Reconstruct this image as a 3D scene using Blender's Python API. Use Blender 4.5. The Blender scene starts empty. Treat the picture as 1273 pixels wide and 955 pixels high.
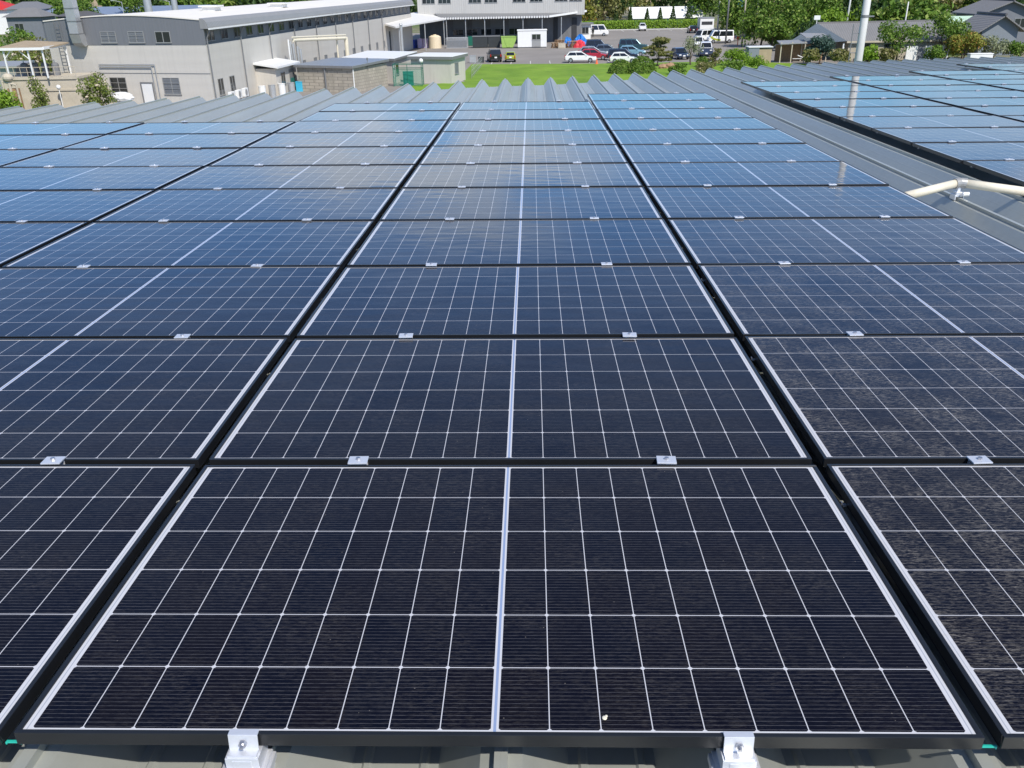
import bpy, bmesh, math, random
from mathutils import Vector, Matrix
R = math.radians
S = bpy.context.scene
COL = S.collection

# ------------------------------------------------------------------ camera, sky, sun, exposure
cam_d = bpy.data.cameras.new('camera')
cam = bpy.data.objects.new('camera', cam_d)
COL.objects.link(cam)
cam_d.sensor_width = 36
cam_d.lens = 33.23
cam_d.shift_y = 0.1405
cam_d.clip_start = 0.05
cam_d.clip_end = 3000
cam.matrix_world = Matrix(((0.99971, 0.0061417, 0.0232867, 1.06167), (0.017068, 0.5014783, -0.8650019, -1.44088),
                           (-0.0169903, 0.8651484, 0.501228, 1.31042), (0, 0, 0, 1)))
S.camera = cam

SUN_AZ, SUN_EL = R(30), R(47)          # the sun stands behind the camera, to the right
wd = bpy.data.worlds.new('World')
S.world = wd
wd.use_nodes = True
wn, wl = wd.node_tree.nodes, wd.node_tree.links
wn.clear()
sky = wn.new('ShaderNodeTexSky')
sky.sky_type = 'NISHITA'
sky.sun_disc = False
sky.sun_elevation = SUN_EL
sky.sun_rotation = math.pi - SUN_AZ
sky.altitude = 0
sky.air_density = 1.0
sky.dust_density = 0.4
sky.ozone_density = 2.0
bg = wn.new('ShaderNodeBackground')
bg.inputs[1].default_value = 0.118
wo = wn.new('ShaderNodeOutputWorld')
wl.new(bg.outputs[0], wo.inputs[0])
# thin clouds low over the hills ahead, laid out on the sky's own directions
tc = wn.new('ShaderNodeTexCoord')
def wmath(op, a, b=None, c=None, clamp=False):
    n = wn.new('ShaderNodeMath'); n.operation = op; n.use_clamp = clamp
    for i, x in enumerate((a, b, c)):
        if x is None: continue
        if hasattr(x, 'links'): wl.new(x, n.inputs[i])
        else: n.inputs[i].default_value = x
    return n.outputs[0]
sp = wn.new('ShaderNodeSeparateXYZ'); wl.new(tc.outputs['Generated'], sp.inputs[0])
mp = wn.new('ShaderNodeMapping'); wl.new(tc.outputs['Generated'], mp.inputs[0])
mp.inputs['Scale'].default_value = (5, 5, 16)
nz = wn.new('ShaderNodeTexNoise'); wl.new(mp.outputs[0], nz.inputs[0])
nz.inputs['Scale'].default_value = 1.6; nz.inputs['Detail'].default_value = 6; nz.inputs['Roughness'].default_value = 0.55
def bank(az, el, wa, we, amp):          # one soft bank of cloud at an azimuth and height
    dx = wmath('DIVIDE', wmath('SUBTRACT', wmath('ARCTAN2', sp.outputs[0], sp.outputs[1]), R(az)), R(wa))
    dz = wmath('DIVIDE', wmath('SUBTRACT', wmath('ARCSINE', sp.outputs[2]), R(el)), R(we))
    return wmath('MULTIPLY', wmath('EXPONENT', wmath('MULTIPLY', wmath('ADD', wmath('MULTIPLY', dx, dx), wmath('MULTIPLY', dz, dz)), -1)), amp)
m = wmath('ADD', wmath('ADD', bank(-4, 7.2, 7, 2.8, 1.5), bank(-12, 5.5, 12, 2.4, 1.0)), bank(34, 5, 16, 5, 1.0))
m = wmath('ADD', m, 0.12)
mask = wmath('MULTIPLY', m, wmath('MULTIPLY', wmath('SUBTRACT', nz.outputs[0], 0.34), 3.2, clamp=True), clamp=True)
mx = wn.new('ShaderNodeMix'); mx.data_type = 'RGBA'
# deep autumn blue that holds down to the hills
tint = wn.new('ShaderNodeMix'); tint.data_type = 'RGBA'
wl.new(wmath('MULTIPLY', sp.outputs[2], 2.6, clamp=True), tint.inputs['Factor'])
tint.inputs['A'].default_value = (.32, .70, 1.26, 1); tint.inputs['B'].default_value = (.70, .80, .98, 1)
mul = wn.new('ShaderNodeMix'); mul.data_type = 'RGBA'; mul.blend_type = 'MULTIPLY'; mul.inputs['Factor'].default_value = 1
wl.new(sky.outputs[0], mul.inputs['A']); wl.new(tint.outputs['Result'], mul.inputs['B'])
wl.new(mask, mx.inputs['Factor']); wl.new(mul.outputs['Result'], mx.inputs['A'])
mx.inputs['B'].default_value = (6.2, 7.0, 8.2, 1)
wl.new(mx.outputs['Result'], bg.inputs[0])

sun_d = bpy.data.lights.new('sun', 'SUN')
sun_d.energy = 4.0
sun_d.angle = R(0.5)
sun_d.color = (1.0, 0.955, 0.88)
sun = bpy.data.objects.new('sun', sun_d)
COL.objects.link(sun)
sun_vec = Vector((math.sin(SUN_AZ) * math.cos(SUN_EL), -math.cos(SUN_AZ) * math.cos(SUN_EL), math.sin(SUN_EL)))
sun.rotation_euler = sun_vec.to_track_quat('Z', 'Y').to_euler()
sun.location = (20, -20, 40)
S.view_settings.view_transform = 'Standard'
S.view_settings.look = 'None'
S.view_settings.exposure = 0.25
S.view_settings.gamma = 1
S.render.engine = 'CYCLES'

# ------------------------------------------------------------------ helpers
rnd = random.Random(7)
G = -8.69                                # ground level; z = 0 is about the height of the front panel
ROOF = Matrix(((0.99997, 0, 0.00742, 0), (-0.00016, 0.99977, 0.0216, 0), (-0.00742, -0.02161, 0.99974, 0), (0, 0, 0, 1)))  # the roof falls gently away

class MB:
    """collects shapes, then links them as one mesh"""
    def __init__(s, ex=(1, 0), ey=(0, 1)):
        s.v = []; s.f = []; s.ex = ex; s.ey = ey
    def p(s, x, y, z):
        return (x * s.ex[0] + y * s.ey[0], x * s.ex[1] + y * s.ey[1], z)
    def add(s, vs, fs):
        b = len(s.v)
        s.v += [s.p(*v) for v in vs]
        s.f += [tuple(b + i for i in f) for f in fs]
        return s
    def box(s, x0, y0, z0, x1, y1, z1):
        return s.add([(x0, y0, z0), (x1, y0, z0), (x1, y1, z0), (x0, y1, z0), (x0, y0, z1), (x1, y0, z1), (x1, y1, z1), (x0, y1, z1)],
                     [(0, 3, 2, 1), (4, 5, 6, 7), (0, 1, 5, 4), (1, 2, 6, 5), (2, 3, 7, 6), (3, 0, 4, 7)])
    def prism(s, poly, z0, z1):
        n = len(poly)
        return s.add([(x, y, z0) for x, y in poly] + [(x, y, z1) for x, y in poly],
                     [tuple(range(n))[::-1], tuple(range(n, 2 * n))] + [(i, (i + 1) % n, n + (i + 1) % n, n + i) for i in range(n)])
    def side(s, poly, y0, y1, t0=None, t1=None):
        """a profile in x, z run across y"""
        n = len(poly)
        return s.add([(x, y0, z) for x, z in poly] + [(x, y1, z) for x, z in poly],
                     [tuple(range(n)), tuple(range(n, 2 * n))[::-1]] + [(i, n + i, n + (i + 1) % n, (i + 1) % n) for i in range(n)])
    def front(s, poly, x0, x1):
        """a profile in y, z run across x"""
        n = len(poly)
        return s.add([(x0, y, z) for y, z in poly] + [(x1, y, z) for y, z in poly],
                     [tuple(range(n))[::-1], tuple(range(n, 2 * n))] + [(i, (i + 1) % n, n + (i + 1) % n, n + i) for i in range(n)])
    def quad(s, a, b, c, d):
        return s.add([a, b, c, d], [(0, 1, 2, 3)])
    def slab(s, pts, t):
        """a quad or polygon in space given a thickness t downwards"""
        n = len(pts)
        return s.add(list(pts) + [(x, y, z - t) for x, y, z in pts],
                     [tuple(range(n)), tuple(range(n, 2 * n))[::-1]] + [(i, n + i, n + (i + 1) % n, (i + 1) % n) for i in range(n)])
    def tube(s, a, b, r0, r1=None, n=10, cap=True):
        r1 = r0 if r1 is None else r1
        a, b = Vector(a), Vector(b)
        d = (b - a).normalized()
        u = d.cross(Vector((0, 0, 1)) if abs(d.z) < .9 else Vector((1, 0, 0))).normalized()
        w = d.cross(u)
        ring = [(u * math.cos(2 * math.pi * k / n) + w * math.sin(2 * math.pi * k / n)) for k in range(n)]
        vs = [tuple(a + q * r0) for q in ring] + [tuple(b + q * r1) for q in ring]
        fs = [(k, (k + 1) % n, n + (k + 1) % n, n + k) for k in range(n)]
        if cap: fs += [tuple(range(n))[::-1], tuple(range(n, 2 * n))]
        return s.add(vs, fs)
    def ball(s, c, rx, ry, rz, n=10, m=7):
        vs = []; fs = []
        for i in range(m + 1):
            t = math.pi * i / m
            for k in range(n):
                q = 2 * math.pi * k / n
                vs.append((c[0] + rx * math.sin(t) * math.cos(q), c[1] + ry * math.sin(t) * math.sin(q), c[2] + rz * math.cos(t)))
        for i in range(m):
            for k in range(n):
                fs.append((i * n + k, (i + 1) * n + k, (i + 1) * n + (k + 1) % n, i * n + (k + 1) % n))
        return s.add(vs, fs)
    def build(s, name, mat, parent=None, loc=None, smooth=False, bevel=0, clean=True):
        me = bpy.data.meshes.new(name)
        me.from_pydata(s.v, [], s.f)
        if clean:
            bm = bmesh.new(); bm.from_mesh(me)
            bmesh.ops.remove_doubles(bm, verts=bm.verts, dist=1e-5)
            bmesh.ops.recalc_face_normals(bm, faces=bm.faces)
            if bevel:
                bmesh.ops.bevel(bm, geom=[e for e in bm.edges if len(e.link_faces) == 2 and e.calc_face_angle(0) > .5],
                                offset=bevel, segments=2, affect='EDGES', profile=.5, clamp_overlap=True)
            bm.to_mesh(me); bm.free()
        if smooth:
            for q in me.polygons: q.use_smooth = True
        me.materials.append(mat)
        o = bpy.data.objects.new(name, me)
        COL.objects.link(o)
        if parent: o.parent = parent
        if loc: o.location = loc
        return o

def tag(o, label, cat, group=None):
    o['label'] = label; o['category'] = cat
    if group: o['group'] = group
    return o
def thing(name, label, cat, loc=(0, 0, G), rz=0, group=None):
    o = bpy.data.objects.new(name, None)
    COL.objects.link(o)
    o.location = loc; o.rotation_euler = (0, 0, rz)
    o.empty_display_size = .2
    return tag(o, label, cat, group)
def structure(o):
    o['kind'] = 'structure'; return o
def copy_tree(o, parent=None):
    c = o.copy(); COL.objects.link(c)
    if parent: c.parent = parent
    for ch in list(o.children): copy_tree(ch, c)
    return c

# ------------------------------------------------------------------ materials
def nodes(name):
    m = bpy.data.materials.new(name); m.use_nodes = True
    nt = m.node_tree
    return m, nt, nt.nodes['Principled BSDF']
class NG:
    def __init__(s, nt): s.nt = nt
    def math(s, op, a, b=None, c=None, clamp=False):
        n = s.nt.nodes.new('ShaderNodeMath'); n.operation = op; n.use_clamp = clamp
        for i, x in enumerate((a, b, c)):
            if x is None: continue
            if hasattr(x, 'links'): s.nt.links.new(x, n.inputs[i])
            else: n.inputs[i].default_value = x
        return n.outputs[0]
    def mix(s, fac, a, b):
        n = s.nt.nodes.new('ShaderNodeMix'); n.data_type = 'RGBA'
        for k, x in (('Factor', fac), ('A', a), ('B', b)):
            if hasattr(x, 'links'): s.nt.links.new(x, n.inputs[k])
            elif k == 'Factor': n.inputs[k].default_value = x
            else: n.inputs[k].default_value = (*x, 1)
        return n.outputs['Result']
    def noise(s, vec, scale, detail=3, rough=.5):
        n = s.nt.nodes.new('ShaderNodeTexNoise')
        n.inputs['Scale'].default_value = scale; n.inputs['Detail'].default_value = detail; n.inputs['Roughness'].default_value = rough
        s.nt.links.new(vec, n.inputs['Vector'])
        return n.outputs[0]
    def coord(s, k='Object', scale=None):
        o = s.nt.nodes.new('ShaderNodeTexCoord').outputs[k]
        if scale:
            m = s.nt.nodes.new('ShaderNodeMapping'); m.inputs['Scale'].default_value = scale
            s.nt.links.new(o, m.inputs[0]); o = m.outputs[0]
        return o
    def sep(s, v):
        n = s.nt.nodes.new('ShaderNodeSeparateXYZ'); s.nt.links.new(v, n.inputs[0]); return n.outputs
    def bump(s, h, strength, dist):
        n = s.nt.nodes.new('ShaderNodeBump'); n.inputs['Strength'].default_value = strength; n.inputs['Distance'].default_value = dist
        s.nt.links.new(h, n.inputs['Height']); return n.outputs[0]
def plain(name, c, rough=.6, metal=0., var=.18, scale=1.5, streak=None, spec=None):
    """a colour with gentle uneven wear; streak stretches the wear up the wall"""
    m, nt, b = nodes(name); g = NG(nt)
    v = g.coord('Object', streak)
    n = g.math('ADD', g.math('MULTIPLY', g.noise(v, scale, 4, .6), .7), g.math('MULTIPLY', g.noise(v, scale * 9, 2), .3))
    n = g.math('MULTIPLY', g.math('SUBTRACT', n, .3), 2.4, clamp=True)
    nt.links.new(g.mix(n, tuple(x * (1 - var) for x in c), tuple(min(1, x * (1 + var)) for x in c)), b.inputs['Base Color'])
    b.inputs['Roughness'].default_value = rough; b.inputs['Metallic'].default_value = metal
    if streak:                                   # rain streaks run down from the eaves
        d = g.math('MULTIPLY', g.math('SUBTRACT', g.noise(g.coord('Object', (2.2, 2.2, .06)), 2.2, 5, .7), .5), 3.2, clamp=True)
        old = b.inputs['Base Color'].links[0].from_socket
        nt.links.new(g.mix(g.math('MULTIPLY', d, .5), old, tuple(x * .62 for x in c)), b.inputs['Base Color'])
    if spec is not None: b.inputs['Specular IOR Level'].default_value = spec
    return m
def ribbed(name, c, pitch, axis=0, depth=.012, rough=.5, metal=0., var=.1, dark=.75):
    """profiled sheet: shallow ribs as relief"""
    m, nt, b = nodes(name); g = NG(nt)
    v = g.coord('Object'); x = g.sep(v)[axis]
    w = g.math('PINGPONG', x, pitch / 2)
    h = g.math('MULTIPLY', g.math('SUBTRACT', w, pitch * .15), 4 / pitch, clamp=True)
    nt.links.new(g.bump(h, .8, depth), b.inputs['Normal'])
    n = g.noise(g.coord('Object', (1, 1, .25)), .8, 5, .6)
    d = g.math('MULTIPLY', g.math('SUBTRACT', g.noise(g.coord('Object', (1.8, 1.8, .07)), 2.0, 5, .7), .5), 3.0, clamp=True)
    col = g.mix(n, tuple(q * (1 - var) for q in c), tuple(min(1, q * (1 + var)) for q in c))
    nt.links.new(g.mix(g.math('MULTIPLY', d, .45), col, tuple(q * .66 for q in c)), b.inputs['Base Color'])
    b.inputs['Roughness'].default_value = rough; b.inputs['Metallic'].default_value = metal
    return m
def leafy(name, a, b_, c=None):
    """leaf colours picked per leaf, a little light let through"""
    m, nt, b = nodes(name); g = NG(nt)
    geo = nt.nodes.new('ShaderNodeNewGeometry')
    f = geo.outputs['Random Per Island']
    n = g.noise(g.coord('Object'), 1.1, 2)
    f = g.math('ADD', g.math('MULTIPLY', f, .6), g.math('MULTIPLY', n, .5), clamp=True)
    col = g.mix(f, a, b_)
    if c: col = g.mix(g.math('GREATER_THAN', geo.outputs['Random Per Island'], .86), col, c)
    nt.links.new(col, b.inputs['Base Color'])
    b.inputs['Roughness'].default_value = .55
    b.inputs['Specular IOR Level'].default_value = .3
    tr = nt.nodes.new('ShaderNodeBsdfTranslucent'); nt.links.new(col, tr.inputs[0])
    ms = nt.nodes.new('ShaderNodeMixShader'); ms.inputs[0].default_value = .3
    out = nt.nodes['Material Output']
    nt.links.new(b.outputs[0], ms.inputs[1]); nt.links.new(tr.outputs[0], ms.inputs[2]); nt.links.new(ms.outputs[0], out.inputs[0])
    return m

PW, PD, PX, PY = 1.963, 1.2925, 2.0, 1.3299
FR, BX, BY, CG = .011, .017, .007, .0135
def panel_glass():
    m, nt, b = nodes('cells under glass'); g = NG(nt)
    xyz = g.sep(g.coord('Object')); x, y = xyz[0], xyz[1]
    px = (PW - 2 * FR - 2 * BX - CG) / 18; py = (PD - 2 * FR - 2 * BY) / 6
    xc = g.math('SUBTRACT', x, PW / 2)                        # from the middle bar
    ax = g.math('SUBTRACT', g.math('ABSOLUTE', xc), CG / 2)   # distance outwards from the bar's edge
    yy = g.math('SUBTRACT', y, FR + BY)
    dx = g.math('PINGPONG', ax, px / 2)                       # 0 on a column line
    dy = g.math('PINGPONG', yy, py / 2)                       # 0 on a row line
    lx = g.math('LESS_THAN', dx, .00105)
    ly = g.math('LESS_THAN', dy, .00135)
    dia = g.math('LESS_THAN', g.math('ADD', dx, dy), .007)
    out_x = g.math('GREATER_THAN', ax, px * 9)
    out_y = g.math('GREATER_THAN', g.math('ABSOLUTE', g.math('SUBTRACT', y, PD / 2)), py * 3)
    bar = g.math('LESS_THAN', ax, .0012)
    white = lx
    for q in (ly, dia, out_x, out_y, bar): white = g.math('MAXIMUM', white, q)
    rib = g.math('LESS_THAN', g.math('ABSOLUTE', xc), CG / 2 - .0037)      # ribbon in the middle bar, the blue sky's reflection painted into its colour
    rib2 = g.math('COMPARE', ax, px * 9 + BX * .5, .0013)                 # the ribbon along the short edges
    bus = g.math('LESS_THAN', g.math('PINGPONG', g.math('ADD', yy, .0064), py / 32), .0007)
    info = nt.nodes.new('ShaderNodeObjectInfo').outputs['Random']
    nv = g.coord('Object')
    wn_ = nt.nodes.new('ShaderNodeTexWhiteNoise'); wn_.noise_dimensions = '3D'     # each cell has its own tint
    cv = nt.nodes.new('ShaderNodeCombineXYZ')
    nt.links.new(g.math('FLOOR', g.math('DIVIDE', xc, px)), cv.inputs[0]); nt.links.new(g.math('FLOOR', g.math('DIVIDE', yy, py)), cv.inputs[1]); nt.links.new(g.math('MULTIPLY', info, 37), cv.inputs[2])
    nt.links.new(cv.outputs[0], wn_.inputs['Vector'])
    cells = g.mix(wn_.outputs['Value'], (.0012, .0022, .0075), (.0042, .0030, .0052))
    cells = g.mix(g.math('MULTIPLY', g.noise(nv, 9, 2), .6, clamp=True), cells, (.0022, .0022, .0085))
    glint = g.math('MULTIPLY', g.math('SUBTRACT', g.noise(g.coord('Object', (1, 4, 1)), 42, 2, .7), .3), 2.4, clamp=True)
    bus = g.math('MULTIPLY', bus, g.math('ADD', .35, glint))
    col = g.mix(bus, cells, (.075, .075, .084))
    col = g.mix(white, col, (.56, .56, .58))
    col = g.mix(rib, col, (.24, .31, .47))
    col = g.mix(rib2, col, (.36, .38, .42))
    # fine dry dust, uneven, a few specks, and grain painting the glass sparkle
    dust_sparkle = g.math('MULTIPLY', g.math('SUBTRACT', g.noise(g.coord('Object', (1, 1, 1)), 2.3, 5, .65), .38), .13, clamp=True)
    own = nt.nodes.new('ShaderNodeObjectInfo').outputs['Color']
    sp_ = nt.nodes.new('ShaderNodeSeparateColor'); nt.links.new(own, sp_.inputs[0])      # how much dust grain and painted sparkle this panel gets
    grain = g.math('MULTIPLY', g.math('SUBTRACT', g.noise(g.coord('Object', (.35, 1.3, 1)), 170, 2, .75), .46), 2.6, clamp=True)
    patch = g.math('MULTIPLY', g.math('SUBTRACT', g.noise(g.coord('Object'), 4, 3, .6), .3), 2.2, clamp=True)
    dust_sparkle = g.math('ADD', g.math('MULTIPLY', dust_sparkle, .12), g.math('MULTIPLY', g.math('MULTIPLY', grain, patch), g.math('MULTIPLY', sp_.outputs[0], .95)))
    vor = nt.nodes.new('ShaderNodeTexVoronoi'); vor.inputs['Scale'].default_value = 46
    nt.links.new(nv, vor.inputs['Vector'])
    sepc = nt.nodes.new('ShaderNodeSeparateColor'); nt.links.new(vor.outputs['Color'], sepc.inputs[0])
    speck = g.math('MULTIPLY', g.math('LESS_THAN', vor.outputs['Distance'], .075), g.math('GREATER_THAN', sepc.outputs[0], .93))
    dust_sparkle = g.math('ADD', dust_sparkle, g.math('MULTIPLY', speck, .28), clamp=True)
    col = g.mix(dust_sparkle, col, (.42, .38, .32))
    nt.links.new(col, b.inputs['Base Color'])
    b.inputs['Roughness'].default_value = .5
    b.inputs['Specular IOR Level'].default_value = .0
    b.inputs['Coat Weight'].default_value = 1.0
    b.inputs['Coat IOR'].default_value = 1.225
    nt.links.new(g.math('ADD', .05, g.math('MULTIPLY', dust_sparkle, .5)), b.inputs['Coat Roughness'])
    wave = g.noise(g.coord('Object', (1.2, 2.2, 1)), 3.0, 1)
    nt.links.new(g.bump(wave, .35, .004), b.inputs['Coat Normal'])
    return m
def roof_metal():
    m, nt, b = nodes('coated roof steel'); g = NG(nt)
    v = g.coord('Object', (1, .12, 1))
    n = g.math('ADD', g.math('MULTIPLY', g.noise(v, 3, 5, .6), .7), g.math('MULTIPLY', g.noise(g.coord('Object'), 14, 3, .6), .3))
    nt.links.new(g.mix(g.math('MULTIPLY', g.math('SUBTRACT', n, .3), 2.4, clamp=True), (.355, .37, .34), (.45, .465, .425)), b.inputs['Base Color'])
    b.inputs['Roughness'].default_value = .42
    b.inputs['Metallic'].default_value = .3
    b.inputs['Coat Weight'].default_value = .15; b.inputs['Coat Roughness'].default_value = .2; b.inputs['Coat IOR'].default_value = 1.5; b.inputs['Specular IOR Level'].default_value = .35
    x = g.sep(g.coord('Object'))[0]
    h = g.math('LESS_THAN', g.math('PINGPONG', x, .031), .003)
    nt.links.new(g.bump(h, .5, .002), b.inputs['Normal'])
    return m
def block_wall():
    m, nt, b = nodes('concrete blocks'); g = NG(nt)
    br = nt.nodes.new('ShaderNodeTexBrick')
    xyz = g.sep(g.coord('Object'))
    cmb = nt.nodes.new('ShaderNodeCombineXYZ')
    nt.links.new(g.math('ADD', xyz[0], xyz[1]), cmb.inputs[0]); nt.links.new(xyz[2], cmb.inputs[1])
    nt.links.new(cmb.outputs[0], br.inputs['Vector'])
    br.inputs['Color1'].default_value = (.46, .405, .325, 1); br.inputs['Color2'].default_value = (.37, .33, .27, 1)
    br.inputs['Mortar'].default_value = (.2, .185, .16, 1); br.inputs['Scale'].default_value = 1
    br.inputs['Brick Width'].default_value = .6; br.inputs['Row Height'].default_value = .3; br.inputs['Mortar Size'].default_value = .02
    n = g.noise(g.coord('Object', (1, 1, .4)), 1.3, 5, .65)
    nt.links.new(g.mix(g.math('MULTIPLY', g.math('SUBTRACT', n, .45), 3, clamp=True), br.outputs[0], (.29, .26, .21)), b.inputs['Base Color'])
    b.inputs['Roughness'].default_value = .9
    return m
def lawn_mat():
    m, nt, b = nodes('mown grass'); g = NG(nt)
    v = g.coord('Object')
    n1 = g.noise(v, .22, 5, .6); n2 = g.noise(g.coord('Object', (.6, 2.2, 1)), 1.4, 3, .6)
    n = g.math('ADD', g.math('MULTIPLY', n1, .6), g.math('MULTIPLY', n2, .4))
    nt.links.new(g.mix(g.math('MULTIPLY', g.math('SUBTRACT', n, .32), 2.8, clamp=True), (.10, .205, .018), (.25, .385, .042)), b.inputs['Base Color'])
    b.inputs['Roughness'].default_value = .8; b.inputs['Specular IOR Level'].default_value = .2
    old = b.inputs['Base Color'].links[0].from_socket
    w = g.math('MULTIPLY', g.math('SUBTRACT', g.noise(v, .5, 6, .7), .55), 4, clamp=True)
    nt.links.new(g.mix(g.math('MULTIPLY', w, .55), old, (.30, .30, .09)), b.inputs['Base Color'])
    nt.links.new(g.bump(g.noise(v, 9, 4, .7), .6, .06), b.inputs['Normal'])
    return m
def asphalt_mat():
    m, nt, b = nodes('worn asphalt'); g = NG(nt)
    v = g.coord('Object')
    n = g.math('ADD', g.math('MULTIPLY', g.noise(v, .12, 5, .6), .65), g.math('MULTIPLY', g.noise(v, 3, 4, .7), .35))
    nt.links.new(g.mix(g.math('MULTIPLY', g.math('SUBTRACT', n, .3), 2.5, clamp=True), (.215, .195, .172), (.30, .272, .242)), b.inputs['Base Color'])
    b.inputs['Roughness'].default_value = .9
    return m
def earth_mat():
    m, nt, b = nodes('rough ground'); g = NG(nt)
    v = g.coord('Object')
    n = g.noise(v, .06, 6, .65)
    c = g.mix(g.math('MULTIPLY', g.math('SUBTRACT', n, .42), 6, clamp=True), (.10, .15, .03), (.22, .19, .12))
    nt.links.new(c, b.inputs['Base Color']); b.inputs['Roughness'].default_value = .95
    return m
def tarp_mat(name, c):
    m, nt, b = nodes(name); g = NG(nt)
    n = g.noise(g.coord('Object'), 3, 4, .6)
    nt.links.new(g.mix(n, tuple(q * .75 for q in c), c), b.inputs['Base Color'])
    nt.links.new(g.bump(n, 1, .1), b.inputs['Normal']); b.inputs['Roughness'].default_value = .45
    return m
def net_mat():
    m, nt, b = nodes('green netting'); g = NG(nt)
    b.inputs['Base Color'].default_value = (.01, .27, .17, 1); b.inputs['Roughness'].default_value = .7
    tr = nt.nodes.new('ShaderNodeBsdfTransparent'); ms = nt.nodes.new('ShaderNodeMixShader')
    xyz = g.sep(g.coord('Object'))
    a = g.math('LESS_THAN', g.math('PINGPONG', g.math('ADD', xyz[0], xyz[1]), .03), .0055)
    c = g.math('LESS_THAN', g.math('PINGPONG', xyz[2], .03), .0055)
    nt.links.new(g.math('MAXIMUM', a, c), ms.inputs[0])
    nt.links.new(tr.outputs[0], ms.inputs[1]); nt.links.new(b.outputs[0], ms.inputs[2]); nt.links.new(ms.outputs[0], nt.nodes['Material Output'].inputs[0])
    return m

M = {}
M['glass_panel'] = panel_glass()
M['frame'] = plain('black anodised frame', (.015, .016, .018), .34, .2, .15, 6)
M['clamp'] = plain('raw aluminium', (.74, .75, .78), .4, .5, .06, 30)
M['bolt'] = plain('steel bolt', (.5, .5, .52), .35, .9, .1, 40)
M['roof'] = roof_metal()
M['teal'] = plain('teal plastic', (.02, .42, .33), .45, 0, .1, 20)
M['beige'] = plain('beige plastic duct', (.76, .69, .54), .5, 0, .1, 4)
M['lawn'] = lawn_mat(); M['asphalt'] = asphalt_mat(); M['earth'] = earth_mat()
M['wall_beige'] = ribbed('beige sandwich panels', (.57, .535, .475), .9, 2, .006, .6, 0, .06)
M['wall_beige2'] = plain('beige wall paint', (.58, .54, .475), .6, 0, .08, .5, (1, 1, .3))
M['wall_grey'] = ribbed('grey profiled sheet', (.185, .19, .20), .3, 0, .005, .5, .1, .08)
M['fascia'] = ribbed('grey fascia sheet', (.30, .295, .285), .35, 1, .03, .5, .1, .08)
M['roof_white'] = plain('pale roof sheet', (.82, .765, .67), .55, 0, .06, .3)
M['trim'] = plain('grey trim', (.22, .22, .22), .5, .2, .1, 2)
M['dark'] = plain('dark shutter recess', (.035, .036, .04), .6, 0, .25, 1)
M['glass'] = plain('window glass', (.022, .027, .03), .06, 0, .2, 1, None, .8)
M['glass_car'] = plain('tinted car glass', (.012, .014, .017), .05, 0, .1, 1, None, .8)
M['shutter'] = ribbed('grey louvre shutter', (.20, .21, .22), .12, 2, .02, .5, .2, .08)
M['alu'] = plain('window aluminium', (.36, .355, .34), .45, .3, .08, 3)
M['white'] = plain('white paint', (.78, .775, .75), .45, 0, .05, 2)
M['cream'] = plain('cream paint', (.76, .69, .53), .5, 0, .08, 2)
M['galv'] = plain('galvanised duct', (.50, .50, .49), .42, .5, .12, 2)
M['tan'] = plain('weathered tan roof', (.37, .29, .19), .8, 0, .15, 1.5)
M['stone'] = plain('pale render', (.50, .44, .34), .85, 0, .15, 1.5)
M['block'] = block_wall()
M['roof_grey'] = ribbed('grey flat seam roof', (.30, .335, .38), .45, 0, .02, .4, .3, .08)
M['net'] = net_mat()
M['green'] = plain('dark green paint', (.01, .13, .085), .5, 0, .1, 3)
M['teal_door'] = plain('teal door', (.02, .16, .13), .5, 0, .1, 3)
M['rack_dark'] = plain('grey loading dock wall', (.17, .172, .178), .7, 0, .2, .8, (1, 1, .3))
M['b2wall'] = ribbed('pale grey wall sheet', (.47, .455, .425), .4, 0, .02, .55, 0, .06)
M['canopy'] = plain('white canopy sheet', (.76, .74, .70), .5, 0, .06, .6)
M['lime_bin'] = plain('lime steel skip', (.30, .46, .10), .5, 0, .12, 2)
M['dark_bin'] = plain('dark steel skip', (.03, .035, .037), .6, 0, .2, 2)
M['wood'] = plain('bare pallet wood', (.34, .21, .115), .8, 0, .3, 4)
M['blue_tarp'] = tarp_mat('blue sheet', (.012, .20, .62)); M['red_tarp'] = tarp_mat('red sheet', (.72, .04, .06))
M['blue_drum'] = plain('blue drum plastic', (.015, .05, .33), .4, 0, .1, 4)
M['lilac'] = plain('lilac tank plastic', (.58, .47, .66), .5, 0, .1, 3)
M['tank'] = plain('cream tank plastic', (.72, .60, .42), .5, 0, .08, 3)
M['rubber'] = plain('tyre rubber', (.02, .02, .021), .8, 0, .2, 8)
M['rim'] = plain('alloy rim', (.5, .5, .51), .35, .8, .1, 8)
M['lamp'] = plain('lamp lens', (.75, .75, .72), .1, 0, .05, 5); M['tail'] = plain('red lens', (.42, .015, .012), .15, 0, .05, 5)
M['bark'] = plain('bark', (.085, .06, .042), .9, 0, .3, 6)
M['concrete'] = plain('concrete pole', (.62, .61, .585), .8, 0, .08, 3, (1, 1, .2))
M['house_roof'] = ribbed('grey roof tiles', (.20, .195, .19), .3, 0, .03, .7, 0, .12)
M['house_roof_blue'] = ribbed('blue grey roof tiles', (.125, .155, .18), .3, 1, .03, .6, 0, .12)
M['house_wall'] = plain('cream house wall', (.44, .39, .30), .8, 0, .1, 1)
M['gable'] = plain('pale blue grey plaster', (.20, .225, .25), .8, 0, .08, 1)
M['slate'] = plain('slate house wall', (.17, .18, .20), .8, 0, .1, 1)
M['ridge'] = plain('ridge tiles', (.105, .10, .10), .6, 0, .15, 3)
M['mint'] = plain('mint sheet roof', (.52, .68, .50), .5, 0, .08, 1)
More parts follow.
